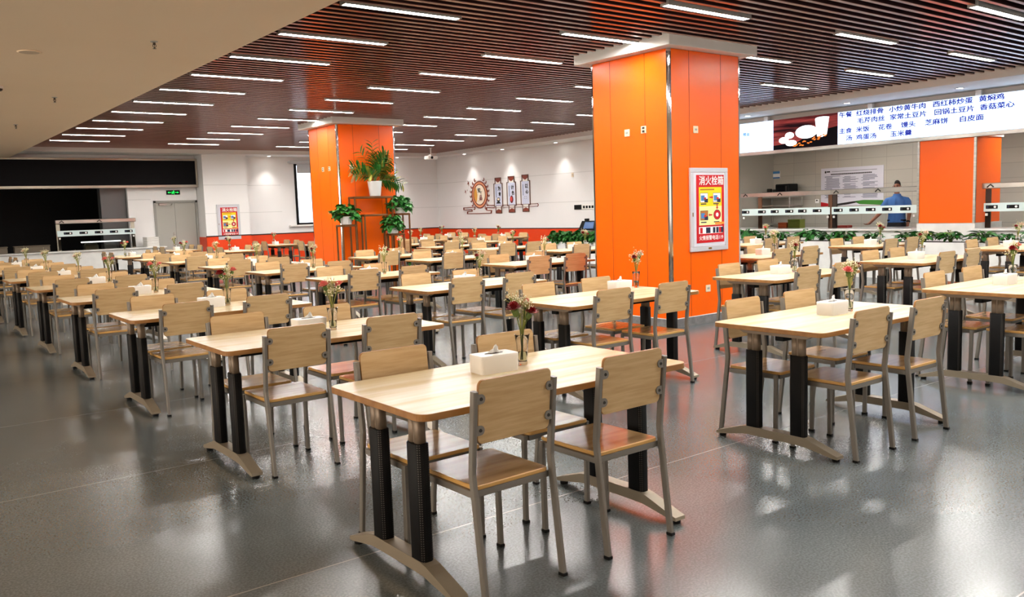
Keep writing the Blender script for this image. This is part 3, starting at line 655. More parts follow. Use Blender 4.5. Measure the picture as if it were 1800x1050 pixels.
for row, k, x0, y0 in T:
    cx, cyy = x0+TL/2, y0+TW/2; dist = math.hypot(cx, cyy)
    wh = '%s table, %s' % (ORD[k], ROWS[row])
    make_table((cx, cyy), 0.0, 'pale wood canteen table, %s in the %s' % (ORD[k], ROWS[row]), 'canteen tables in rows', dist < 11)
    seat_four(cx, cyy, 0.0, ('near', 'far', False), wh, dist)
    bx, by, br = cx-0.03+rnd.uniform(-.03, .03), cyy+0.06+rnd.uniform(-.03, .03), rnd.uniform(-.05, .05)
    vx, vy = cx+0.165+rnd.uniform(-.03, .03), cyy+0.06+rnd.uniform(-.03, .03)
    if row+str(k) == 'A0': bx, by, br, vx, vy = 2.293, 3.145, R(-4), 2.486, 3.176
    if row+str(k) == 'B0': bx, by, br, vx, vy = 4.975, 3.082, R(2), 5.167, 3.079
    if row+str(k) == 'A1': bx, by, br, vx, vy = 2.29, 5.17, 0, 2.419, 5.084
    if row+str(k) == 'B1': bx, by, vx, vy = 5.33, 5.38, 5.59, 5.43
    if row+str(k) == 'A2': bx, by, vx, vy = 2.36, 7.30, 2.50, 7.30
    make_tissue(bx, by, TH, br, 'white tissue box on the ' + wh)
    make_vase(vx, vy, TH, kinds.get(row+str(k), allk[(k+ord(row)) % len(allk)]), wh, 0.0 if dist < 9 else rnd.uniform(-.6, .6), 1.12)
for i, (cx, cyy, ph) in enumerate(RT):
    make_table((cx, cyy), R(90), 'pale wood canteen table, ' + ph, 'canteen tables turned sideways', False)
    # turned by 90 degrees: local -y becomes +x (mural side), local +y becomes -x (door side)
    seat_four(cx, cyy, R(90), ('right', 'left', True), ph, 20)
    make_tissue(cx+rnd.uniform(-.05, .05), cyy+rnd.uniform(-.12, .0), TH, R(90), 'white tissue box on ' + ph)
    make_vase(cx+rnd.uniform(-.05, .05), cyy+rnd.uniform(.12, .22), TH, allk[(i*3+1) % len(allk)], ph, rnd.uniform(-.6, .6), 1.12)

# ================================================================= MENU SCREENS OVER THE SERVING COUNTER
t = thing('menu_screen', 'long lit menu screen of blue Chinese dish names over serving counter', 'menu screen', (15.74, 12.6, 2.5), FACE_X)
U = lambda y: 12.6-y
b = MB(); b.box((0, 0, -0.16), (U(2.0), 0.70, -0.012)); b.build('screen_case', M_GREYD, t)
b = MB(); b.box((-0.01, -0.005, -0.17), (U(2.0)+0.01, 0.068, 0.012), 0.006); b.build('steel_trim', M_BRUSH, t)
b = MB(); b.box((0.0, 0.069, -0.011), (U(11.175), 0.70, 0)); b.build('blank_panel', M_SCREEN, t)
b = MB(); b.box((U(9.66), 0.069, -0.011), (U(2.0), 0.70, 0)); b.build('menu_panel', M_SCREEN, t)
pic = MB(); pic.box((U(11.17), 0.069, -0.011), (U(9.665), 0.70, 0.0))
pm = pic.build('picture_panel', mat('picture_dark_wood', (26, 6, 12), 0.5, spec=0.1, emit=0.6, noise=((140, 56, 54), (0.8, 14, 2), 5)), t)
EMW = mat('picture_white', (248, 248, 252), 0.4, emit=1.1); EMM = mat('picture_milk', (240, 214, 236), 0.4, emit=1.0); EMA = mat('picture_almond', (226, 112, 24), 0.4, emit=0.6); EMD = mat('picture_shadow', (6, 3, 9), 0.6, spec=0.1, emit=0.2)
def disc(bm, u, v, ru, rv, z, mi=0, n=22, rot=0.0):
    pts = []
    for i in range(n):
        a = 2*math.pi*i/n; px, py = ru*math.cos(a), rv*math.sin(a); pts.append((u+px*math.cos(rot)-py*math.sin(rot), v+px*math.sin(rot)+py*math.cos(rot), z))
    bm.add(pts, [tuple(range(n))], mi, False)
u0 = U(11.17); W_ = 1.505
b = MB(); b.add([(u0, .07, .001), (u0+W_, .07, .001), (u0+W_, .44, .001), (u0+.95, .36, .001), (u0+.6, .20, .001), (u0, .16, .001)], [(0,1,2,3,4,5)], 3, False)
disc(b, u0+0.80, .385, .26, .135, .002, 0); disc(b, u0+0.40, .345, .11, .068, .003, 0); disc(b, u0+0.26, .255, .12, .068, .0035, 0); disc(b, u0+0.44, .185, .135, .062, .004, 0)
b.add([(u0+1.00, .62, .003), (u0+1.32, .645, .003), (u0+1.27, .30, .003), (u0+1.16, .25, .003), (u0+1.05, .27, .003)], [(0,4,3,2,1)], 0, False); b.add([(u0+1.03, .50, .004), (u0+1.295, .52, .004), (u0+1.25, .31, .004), (u0+1.16, .27, .004), (u0+1.06, .29, .004)], [(0,4,3,2,1)], 1, False); disc(b, u0+1.16, .63, .155, .03, .005, 0)
rn = random.Random(5)
for i in range(19): disc(b, u0+0.50+0.80*(i/19)+rn.uniform(-.04, .04), .105+.16*(i/17)+rn.uniform(-.035, .04), .032, .013, .005+i*.0001, 2, 10, rn.uniform(-.2, .7))
b.build('picture_food', [EMW, EMM, EMA, EMD], t)
LINES = [(3.09, [('午餐', 9.634), ('红烧排骨', 9.268), ('小炒黄牛肉', 8.60), ('西红柿炒蛋', 7.774), ('黄焖鸡', 6.968)]),
         (2.943, [('毛芹肉丝', 9.244), ('家常土豆片', 8.584), ('回锅土豆片', 7.743), ('香菇菜心', 6.949)]),
         (2.777, [('主食', 9.634), ('米饭', 9.268), ('花卷', 8.811), ('馒头', 8.361), ('芝麻饼', 7.91), ('白皮面', 7.298)]),
         (2.627, [('汤', 9.486), ('鸡蛋汤', 9.268), ('玉米羹', 8.572)])]
for z, ws in LINES:
    for s_, y in ws: text(s_, 0.112, M_INK, 'menu_lettering', t, (U(y), z-2.5+0.008, 0.002), sx=1.27, bold=0.0036)
text('带丝', 0.085, M_INK2, 'menu_lettering', t, (U(11.955), 2.93-2.5, 0.002), sx=1.05, bold=0.0025)
for y in (11.375, 8.996, 6.987, 4.9):
    b = MB(); b.box((U(y)-0.05, 0.69, -0.09), (U(y)+0.05, 0.80, -0.02), 0.004); b.build('hanging_bracket', M_SOFFIT, t)

# dark screen over the closed counter at the far left
t = thing('led_sign_board', 'long switched off black sign board over the dark kitchen', 'sign board', (-3.0, 24.72, 2.42), FACE_Y)
b = MB(); b.box((0, 0.07, -0.22), (10.80, 0.735, 0.0)); b.build('screen_face', M_LEDBLK, t)
M_TRIM = mat('polished_trim_steel', (170, 164, 150), 0.3, metal=0.8)
b = MB(); b.box((-0.01, 0, -0.22), (10.86, 0.069, 0.015), 0.004); b.box((-0.01, 0.736, -0.22), (10.86, 0.79, 0.015), 0.004); b.box((10.801, 0.069, -0.22), (10.86, 0.736, 0.015)); b.build('steel_trim', M_TRIM, t)
# green exit sign
t = thing('exit_sign', 'small black exit sign with glowing green running man over grey door', 'exit sign', (7.215, WY-0.002, 2.285), FACE_Y)
b = MB(); b.box((-0.185, -0.062, 0), (0.185, 0.062, 0.02), 0.004); b.build('sign_case', M_BLACK, t)
EG = mat('exit_green', (10, 230, 70), 0.4, emit=2.2)
b = MB(); z = 0.0215
disc(b, 0.012, 0.036, 0.012, 0.012, z, 0, 10); b.add([(-.015, .022, z), (.02, .024, z), (.012, -.012, z), (-.012, -.010, z)], [(3,2,1,0)], 0); b.add([(.0, -.01, z), (.012, -.012, z), (.035, -.05, z), (.022, -.05, z)], [(3,2,1,0)]); b.add([(-.012, -.01, z), (.0, -.01, z), (-.018, -.03, z), (-.045, -.04, z), (-.045, -.03, z)], [(4,3,2,1,0)]); b.add([(.018, .022, z), (.02, .012, z), (.045, .0, z), (.048, .01, z)], [(3,2,1,0)]); b.add([(-.015, .022, z), (-.015, .012, z), (-.042, .0, z), (-.045, .012, z)], [(0,1,2,3)])
b.add([(.06, .006, z), (.06, -.006, z), (.12, -.006, z), (.12, .006, z)], [(0,1,2,3)]); b.add([(.115, .022, z), (.115, -.022, z), (.15, 0, z)], [(0,1,2)])
b.add([(-.06, .006, z), (-.06, -.006, z), (-.12, -.006, z), (-.12, .006, z)], [(3,2,1,0)]); b.add([(-.115, .022, z), (-.115, -.022, z), (-.15, 0, z)], [(2,1,0)])
b.build('running_man', EG, t)

# ---------------------------------------------------------------- fire hydrant cabinets
PR = mat('poster_red', (196, 12, 26), 0.4); PY = mat('poster_yellow', (250, 214, 20), 0.4); PY2 = mat('poster_pale_yellow', (246, 236, 160), 0.4); PB = mat('poster_blue', (70, 130, 190), 0.4); PN = mat('poster_navy', (28, 40, 70), 0.4); PW = mat('poster_white', (245, 243, 240), 0.4); PO = mat('poster_orange', (232, 150, 50), 0.4)
ALU = mat('light_aluminium_frame', (206, 206, 212), 0.35, metal=0.25)
def hydrant(loc, face, w, h, label):
    t = thing('fire_hydrant_cabinet', label, 'fire hydrant cabinet', loc, face)
    b = MB(); f = 0.055*w/0.7
    for lo, hi in (((0, 0, 0.001), (w, f, 0.03)), ((0, h-f, 0.001), (w, h, 0.03)), ((0, f, 0.001), (f, h-f, 0.03)), ((w-f, f, 0.001), (w, h-f, 0.03))): b.box(lo, hi, 0.004)
    b.build('outer_frame', ALU, t)
    b = MB(); b.box((f+0.002, f+0.002, 0.001), (w-f-0.002, h-f-0.002, 0.026), 0.003); dr = b.build('cabinet_door', mat('pale_lavender_frame', (214, 212, 222), 0.4), t)
    x0, x1, y0, y1 = w*0.15, w*0.89, h*0.10, h*0.915; pw, ph = x1-x0, y1-y0
    b = MB(); b.box((x0, y0, 0.0265), (x1, y1, 0.029)); b.build('poster', PR, dr)
    X = lambda a: x0+a*pw
    Y = lambda a: y0+a*ph
    def q(bm, a0, b0, a1, b1, z, mi): bm.add([(X(a0), Y(b0), z), (X(a1), Y(b0), z), (X(a1), Y(b1), z), (X(a0), Y(b1), z)], [(0,1,2,3)], mi, False)
    b = MB(); z = 0.0295
    q(b, .09, .26, .91, .54, z, 1); q(b, .09, .54, .91, .82, z, 0)
    for a0, b0, blue in ((.14, .60, 1), (.60, .60, 1), (.14, .34, 0)):
        q(b, a0-.01, b0-.006, a0+.27, b0+.136, z+.0003, 4); q(b, a0, b0, a0+.26, b0+.13, z+.0006, 5 if blue else 6)
        q(b, a0+.02, b0+.02, a0+.15, b0+.10, z+.0009, 2); q(b, a0+.14, b0, a0+.26, b0+.05, z+.0009, 4); q(b, a0+.12, b0+.04, a0+.2, b0+.07, z+.0012, 3)
    disc(b, X(.74), Y(.41), .135*pw, .075*ph, z+.0003, 4); disc(b, X(.74), Y(.41), .12*pw, .068*ph, z+.0006, 3); disc(b, X(.74), Y(.41), .05*pw, .03*ph, z+.0009, 5)
    for pts in (((.46, .66), (.54, .66), (.54, .645), (.60, .67), (.54, .695), (.54, .68), (.46, .68)), ((.56, .40), (.48, .40), (.48, .385), (.42, .41), (.48, .435), (.48, .42), (.56, .42)), ((.72, .58), (.72, .52), (.69, .52), (.74, .49), (.79, .52), (.76, .52), (.76, .58))):
        b.add([(X(p[0]), Y(p[1]), z+.0005) for p in pts], [tuple(range(7))], 3, False)
    for a, bb in ((.15, .565), (.60, .565), (.15, .295), (.62, .295)): q(b, a, bb, a+.2, bb+.016, z+.0005, 4)
    q(b, .13, .775, .64, .795, z+.0005, 6); q(b, .66, .265, 1.0, .30, z+.001, 7)
    q(b, .08, .135, .93, .235, z, 5)
    for a, c_ in ((.12, 3), (.33, 4), (.40, 4), (.58, 4), (.70, 4), (.80, 3), (.88, 4)): q(b, a, .14, a+.09, .225, z+.0004, c_)
    b.build('poster_pictures', [PY, PY2, PB, PR, PN, PW, mat('poster_brown', (176, 110, 40), 0.4), PO], dr)
    text('消火栓箱', pw*0.225, PW, 'poster_lettering', dr, (X(.09), Y(.865), z+.0006), bold=0.0022, space=0.98)
    text('火情报警电话119', pw*0.117, PW, 'poster_lettering', dr, (X(.08), Y(.045), z+.0006), bold=0.001)
    b = MB(); b.box((f*0.55, h*0.42, 0.0305), (f*0.8, h*0.47, 0.036), 0.002); b.box((w*0.5-.03, f*0.35, 0.0305), (w*0.5+.03, f*0.75, 0.033)); b.build('latch', mat('bronze_latch', (150, 110, 50), 0.4, metal=0.6), t)
    return t
hydrant((8.008, 6.88, 0.905), FACE_Y, 0.705, 1.015, 'framed fire hydrant cabinet with red poster on the big orange pillar')
hydrant((8.19, 24.32, 0.908), FACE_Y, 0.655, 0.997, 'framed fire hydrant cabinet with red poster on white pier by door')

# ---------------------------------------------------------------- serving counters, sneeze guards, planters
t = thing('serving_counter', 'long white stone serving counter under the lit menu screen', 'counter', (0, 0, 0))
for lo, hi in (((15.66, 8.06, 0), (16.15, 13.19, 0.85)), ((15.66, 1.5, 0), (16.15, 6.99, 0.85))): b = MB(); b.box(lo, hi); b.build('counter_body', M_QUARTZ, t)
for lo, hi in (((15.60, 8.06, 0.851), (16.80, 13.19, 0.885)), ((15.60, 1.5, 0.851), (16.45, 6.99, 0.885))): b = MB(); b.box(lo, hi, 0.004); b.build('worktop', M_QUARTZ, t)
t = thing('serving_counter', 'long white closed serving counter under the black sign board', 'counter', (0, 0, 0))
b = MB(); b.box((-3, 24.33, 0), (6.72, 24.80, 0.77)); b.build('counter_body', M_QUARTZ, t)
b = MB(); b.box((-3, 24.28, 0.771), (6.76, 24.83, 0.805), 0.004); b.build('worktop', M_QUARTZ, t)

BAND = mat('frosted_white_band', (214, 232, 232), 0.25); CLEAR = mat('thin_guard_glass', (250, 252, 252), 0.0, trans=1.0, ior=1.02, spec=0.3)
BROWN = mat('brown_wood_post', (96, 58, 32), 0.5)
def guard(loc, face, length, tags, posts, zt, label, postmat):
    """sneeze guard: posts, steel top bar, frosted tag band, clear glass; local x right, y up from the worktop"""
    t = thing('sneeze_guard', label, 'sneeze guard', loc, face)
    bh = zt-loc[2]
    b = MB(); b.box((-0.03, bh-0.055, -0.03), (length+0.03, bh+0.045, 0.035), 0.012); bar_ = b.build('top_bar', M_BRUSH, t)
    for i in range(max(2, int(length/0.9))):
        u = 0.12+i*0.9; b = MB(); b.tube([(u-0.06, bh-0.03, 0.036), (u, bh+0.02, 0.045), (u+0.05, bh-0.03, 0.036)], 0.012, 6); b.build('hook', M_SCREW, bar_)
    for u in posts: b = MB(); b.box((u-0.045, 0.001, -0.05), (u+0.045, bh-0.056, -0.012), 0.004); b.build('post', postmat, t)
    z0, z1 = 1.175-loc[2]+0.0, 1.325-loc[2]
    b = MB(); b.box((0, z0, 0.0), (length, z1, 0.012), 0.002); bd = b.build('tag_band', BAND, t)
    for u in tags:
        b = MB(); b.box((u-0.10, z0+0.05, 0.0125), (u+0.10, z0+0.112, 0.02), 0.002, mi=0)
        disc(b, u+0.055, z0+0.081, 0.022, 0.02, 0.0205, 1, 14); b.add([(u-.085, z0+.062, .0205), (u-.055, z0+.062, .0205), (u-.055, z0+.098, .0205), (u-.085, z0+.098, .0205)], [(0,1,2,3)], 2, False); b.build('price_tag', [M_BLACK, PW, PN], bd)
    b = MB(); b.box((0, 0.02, 0.001), (length, z0-0.001, 0.007)); b.build('glass_pane', CLEAR, t)
    for u in (0.05, length-0.05): b = MB(); b.box((u-0.022, z0-0.075, -0.004), (u+0.022, z0-0.03, 0.02), 0.006); b.build('glass_clip', M_WHITE, t)
    return t
guard((16.0, 12.18, 0.885), FACE_X, 2.20, [12.18-y for y in (12.08, 11.643, 11.311, 10.945, 10.624, 10.273)], [0.46, 2.19], 1.635, 'glass sneeze guard beside the big pillar with brown wood posts', BROWN)
guard((16.0, 9.94, 0.885), FACE_X, 1.78, [9.94-y for y in (9.79, 9.439, 9.086, 8.745, 8.381)], [0.05], 1.635, 'glass sneeze guard in front of the person in blue shirt', mat('dark_brown_post', (52, 36, 28), 0.5))
guard((16.0, 6.95, 0.885), FACE_X, 3.6, [6.95-y for y in (6.811, 6.464, 6.1, 5.75, 5.4, 5.05)], [0.06, 3.5], 1.635, 'glass sneeze guard right of the counter pillar at right frame edge', mat('dark_brown_post', (52, 36, 28), 0.5))
guard((4.15, 24.62, 0.805), FACE_Y, 1.90, [0.25, 0.62, 0.99, 1.36, 1.73], [0.03, 1.85], 1.56, 'glass sneeze guard with price tags on the closed left counter', mat('pale_post', (196, 188, 170), 0.4))
t = thing('tray_light', 'bright white tube under the sneeze guard on closed left counter', 'light tube', (0, 0, 0)); b = MB(); b.box((4.72, 24.76, 0.99), (5.70, 24.80, 1.02), 0.006); b.build('tube', mat('lit_tube', (246, 246, 240), 0.4, emit=1.4), t); b = MB(); b.bar([(4.76, 24.78, 0.806), (4.76, 24.78, 0.99)], 0.015, 0.015); b.bar([(5.66, 24.78, 0.806), (5.66, 24.78, 0.99)], 0.015, 0.015); b.build('bracket', M_SCREW, t)
for k in range(6):
    t = thing('serving_tray', 'white tray in the stack at the right end of left counter, %s from top' % ('topmost' if k == 5 else ORD[5-k]), 'tray', (6.42, 24.55, 0.806+k*0.045), group='stacked white trays')
    b = MB(); b.prism(rrect(-0.16, -0.2, 0.16, 0.2, 0.03, 4), 0.0, 0.012); b.build('base', M_WHITE, t)
    b = MB()
    P = rrect(-0.16, -0.2, 0.16, 0.2, 0.03, 4); Q = rrect(-0.17, -0.21, 0.17, 0.21, 0.03, 4); n = len(P)
    b.add([(p[0], p[1], .012) for p in P]+[(p[0], p[1], .040) for p in Q]+[(p[0]*.975, p[1]*.98, .040) for p in Q]+[(p[0]*.96, p[1]*.965, .013) for p in P], [(r*n+i, r*n+(i+1) % n, (r+1)*n+(i+1) % n, (r+1)*n+i) for r in range(3) for i in range(n)], 0, False); b.build('rim', M_WHITE, t)
for nm, x, w_, h_, m_, lb in (('food_container', 4.95, .34, .16, mat('drab_olive_box', (110, 104, 84), .6), 'olive grey container behind the left sneeze guard'), ('covered_dish', 5.45, .30, .12, mat('grey_cloth_cover', (120, 116, 110), .8), 'grey covered dish at the right end behind the left sneeze guard')):
    t = thing(nm, lb, 'container', (x, 24.75 if nm != 'covered_dish' else 24.9, 0.806)); b = MB(); b.prism(rrect(-w_/2, -.09, w_/2, .09, .03, 4), 0, h_*.75, ch=.005); b.build('body', m_, t); b = MB(); b.prism(rrect(-w_*.46, -.08, w_*.46, .08, .03, 4), h_*.75, h_, ch=.02); b.build('lid', m_, t)
for x, lb in ((2.6, 'left'), (3.55, 'right')):
    t = thing('food_container', 'long brown grey box on dark worktop left of the sneeze guard, %s one' % lb, 'container', (x, 24.66, 0.806)); b = MB(); b.box((-.40, -.10, 0), (.40, .10, .15), .01); b.build('body', mat('brown_grey_box', (96, 86, 72), .6), t); b = MB(); b.box((-.41, -.11, .15), (.41, .11, .175), .006); b.build('lid', mat('brown_grey_box', (96, 86, 72), .6), t)

def leaf(b, base, d, L, w, droop, rnd, mi=0):
    """a pointed leaf blade folded along its midrib"""
    d = d.normalized(); s_ = Vector((0,0,1)).cross(d)
    s_ = s_.normalized() if s_.length > .05 else Vector((1,0,0)); s_ = (s_ + Vector((0,0,rnd.uniform(-.5, .5)))).normalized()
    P = []; p = base.copy(); dd = d.copy(); n = 5
    for i in range(n):
        k = i/(n-1); ww = w*(0.12+1.15*math.sin(math.pi*min(1, k*0.93+0.05))**0.8)*(1 if i < n-1 else 0.05)
        up_ = dd.cross(s_).normalized(); P += [p-s_*ww/2+up_*ww*.18, p, p+s_*ww/2+up_*ww*.18]
        dd = (dd+Vector((0,0,-droop/n))).normalized(); p = p+dd*(L/(n-1))
    b.add(P, [(i*3+j, i*3+j+1, (i+1)*3+j+1, (i+1)*3+j) for i in range(n-1) for j in (0, 1)], mi, True)
def bush(seed, n, R_, H_, L, w, droop, stem_m=M_STEM, leaf_m=M_LEAF):
    rnd = random.Random(seed); lf, st = MB(), MB()
    for i in range(n):
        a = rnd.uniform(0, 6.283); el = rnd.uniform(-0.6 if n > 60 else 0.1, 1.4); rr = R_*rnd.uniform(.35, .8)
        tip = Vector((rr*math.cos(a)*math.cos(el), rr*math.sin(a)*math.cos(el), H_*(0.25+0.75*math.sin(el))*rnd.uniform(.65, 1.0)))
        b0 = Vector((rnd.uniform(-.03, .03), rnd.uniform(-.03, .03), 0)); st.tube([b0, b0.lerp(tip, .6)+Vector((0,0,.03)), tip], .003, 4)
        d = Vector((math.cos(a), math.sin(a), rnd.uniform(-.1, .8)))
        leaf(lf, tip, d, L*rnd.uniform(.7, 1.15), w*rnd.uniform(.8, 1.15), droop*rnd.uniform(.6, 1.3), rnd)
    return lf.mesh('foliage', leaf_m), st.mesh('stems', stem_m)
LILY = [bush(s_, 52, .27, .26, .22, .07, 1.2) for s_ in (21, 22, 23)]
BUSH = [bush(s_, 130, .26, .26, .15, .085, 1.5) for s_ in (31, 32, 33)]
# long white planter boxes in front of the counter
t = thing('planter_box', 'long low white planter box in front of the serving counter', 'planter', (0, 0, 0))
b = MB(); b.box((15.02, 1.5, 0.0), (15.40, 12.6, 0.67)); b.build('trough', M_QUARTZ, t); b = MB(); b.box((15.05, 1.53, 0.66), (15.37, 12.57, 0.672)); b.build('soil', M_SOIL, t)
py = [11.95, 11.5, 11.05, 10.6, 9.95, 9.5, 9.15, 8.6, 7.95, 7.62, 7.15, 6.62, 6.22, 5.75, 5.3]
nms = ['first', 'second', 'third', 'fourth', 'fifth', 'sixth', 'seventh', 'eighth', 'ninth', 'tenth', 'eleventh', 'twelfth', 'thirteenth', 'fourteenth', 'fifteenth']
for i, y in enumerate(py):
    t = thing('potted_plant', 'green leafy plant in the counter planter, %s from the big pillar' % nms[i], 'plant', (15.21, y, 0.672), (0, 0, i*1.7), 'plants in the counter planter')
    f, s_ = LILY[i % 3]; k = (0.95, 1.12, .85, 1.0, 1.1)[i % 5]; k *= .8; t.scale = (k, k, k*.85*(1.0, 1.2, .9)[i % 3]); mk('foliage', f, t); mk('stems', s_, t)

# hedge in pots and the till monitor beside the big pillar
t = thing('planter_box', 'low white planter of dense green hedge left of the big pillar', 'planter', (0, 0, 0))
b = MB(); b.box((15.1, 15.6, 0), (15.5, 18.1, 0.58)); b.build('trough', M_POT, t); b = MB(); b.box((15.12, 15.62, .575), (15.48, 18.08, .585)); b.build('soil', M_SOIL, t)
for i in range(7):
    o = thing('potted_plant', 'dense green hedge plant left of the big pillar, %s from the left' % nms[i], 'plant', (15.3, 17.85-i*.34, .586), (0, 0, i*2.1), 'hedge plants left of the big pillar'); f, s_ = BUSH[i % 3]; o.scale = (1, 1, 1.05); mk('foliage', f, o); mk('stems', s_, o)
t = thing('till_monitor', 'black till monitor standing above hedge beside the big pillar', 'monitor', (15.72, 17.14, 0), FACE_X)
b = MB(); b.box((-0.2, 0, -0.28), (0.2, 0.86, 0.05), 0.01); b.build('pedestal', M_GREYD, t)
b = MB(); b.M = Matrix.Translation((0, 0.87, -0.05)) @ Matrix.Rotation(R(-18), 4, 'X'); b.add([(-.34, 0, 0), (.34, 0, 0), (.27, .26, 0), (-.27, .26, 0), (-.34, 0, -.05), (.34, 0, -.05), (.27, .26, -.05), (-.27, .26, -.05)], [(0,1,2,3), (7,6,5,4), (0,4,5,1), (1,5,6,2), (2,6,7,3), (3,7,4,0)]); b.build('monitor_case', M_BLACK, t)
b = MB(); b.M = Matrix.Translation((0, 0.87, -0.049)) @ Matrix.Rotation(R(-18), 4, 'X'); b.add([(-.16, .04, .001), (.25, .04, .001), (.22, .23, .001), (-.13, .23, .001)], [(0,1,2,3)]); b.build('screen', mat('dim_blue_screen', (60, 96, 150), .2, emit=.12), t)
b = MB(); b.box((-.07, 1.12, -.10), (.07, 1.18, -.03), .01); b.build('camera_pod', M_BLACK, t)
t = thing('electrical_panel', 'black and white socket strip on mural wall beside the big pillar', 'socket strip', (WX, 17.90, 1.43), FACE_X)
b = MB(); b.box((0, 0, .001), (.95, .13, .03), .004); b.build('white_plate', M_WHITE, t); b = MB(); b.box((.0, .0, .031), (.30, .13, .04), .004); b.build('black_box', M_BLACK, t)
for i in range(5): b = MB(); b.box((.36+i*.115, .03, .031), (.44+i*.115, .10, .036), .002); b.build('socket', M_BLACK, t)

# ================================================================= WALL EMBLEM AND BANNERS
MC = mat('copper_brown_acrylic', (128, 52, 30), .4); ML = mat('peach_acrylic', (236, 160, 116), .4); MCREAM = mat('cream_acrylic', (250, 236, 214), .5); MGOLD = mat('gold_acrylic', (226, 160, 60), .4); MINKB = mat('black_brush_ink', (26, 18, 18), .6); MDR = mat('dark_red_acrylic', (110, 12, 34), .5)
V0 = 23.6
t = thing('wall_emblem', 'round copper emblem with wheat ears on the white side wall', 'wall emblem', (WX-.002, 22.46, 2.0), FACE_X)
def ell(r0, r1, z0, z1, mi, b, n=44):
    A = [(r0*.98*math.cos(2*math.pi*i/n), r0*math.sin(2*math.pi*i/n)) for i in range(n)]
    if r1 <= 0: b.prism(A, z0, z1, mi); return
    B = [(p[0]*r1/r0, p[1]*r1/r0) for p in A]; vs_ = [(p[0], p[1], z) for L_, z in ((A, z0), (A, z1), (B, z1), (B, z0)) for p in L_]
    b.add(vs_, [(k*n+i, k*n+(i+1) % n, ((k+1) % 4)*n+(i+1) % n, ((k+1) % 4)*n+i) for k in range(4) for i in range(n)], mi, False)
b = MB(); ell(.435, 0, 0, .012, 0, b); b.build('peach_disc', ML, t)
b = MB(); ell(.44, .405, .0, .02, 0, b); ell(.345, .315, .0125, .022, 0, b); b.build('copper_ring', MC, t)
b = MB(); ell(.314, 0, .0125, .016, 0, b); b.build('cream_face', MCREAM, t)
b = MB(); pts = [(.30*math.cos(R(a)), .30*math.sin(R(a))) for a in range(125, 236, 10)]+[(-.14, -.16), (-.11, 0), (-.15, .14)]; b.prism(pts, .0161, .018); b.build('gold_crescent', MGOLD, t)
text('知', .16, MINKB, 'emblem_lettering', t, (-.10, .08, .0165), bold=.008); text('丫', .13, MINKB, 'emblem_lettering', t, (.02, .0, .0165), bold=.008); text('品', .17, MDR, 'emblem_lettering', t, (-.02, -.16, .0165), bold=.008)
b = MB(); b.box((-.1, -.20, .0165), (.14, -.192, .018)); b.build('underline', MC, t)
for s in (-1, 1):
    b = MB()
    for k in range(8):
        a = R(-58+k*16); x, y = s*.49*math.cos(a), .54*math.sin(a); d = R(90)+a*(1)
        for sg in (-1, 1):
            ang = a+R(90)+sg*R(32); L_ = .115; ex, ey = x+s*L_*math.cos(ang), y+L_*math.sin(ang); nx, ny = -(ey-y)*.24, (ex-x)*.24; mx_, my_ = (x+ex)/2, (y+ey)/2
            b.add([(x, y, .012), (mx_+nx, my_+ny, .012), (ex, ey, .012), (mx_-nx, my_-ny, .012)], [(0, 1, 2, 3)], 0, False)
    b.build('wheat_ear', MC, t)
b = MB()
for x, y, k in ((-.62, .40, 1), (-.80, .13, .8), (-.68, .17, .4)):
    b.add([(x-.05*k, y+.10*k, .012), (x+.02*k, y+.02*k, .012), (x+.06*k, y+.06*k, .012), (x+.04*k, y-.03*k, .012), (x+.05*k, y-.12*k, .012), (x, y-.03*k, .012), (x-.06*k, y-.05*k, .012), (x-.01*k, y+.02*k, .012)], [(0,1,2,3,4,5,6,7)], 0, False)
b.build('swallow', MC, t)
b = MB()
for path in ([(-.28, -.39), (-.92, -.40), (-.92, -.47), (-.46, -.47), (-.44, -.52), (-.70, -.53), (-.72, -.60), (.60, -.60), (.62, -.52), (.36, -.50), (.36, -.42), (.80, -.43)], [(.45, -.35), (.80, -.36)]):
    b.bar([(p[0], p[1], .012) for p in path], .044, .02, (0, 0, 1))
b.build('scroll_line', MC, t)
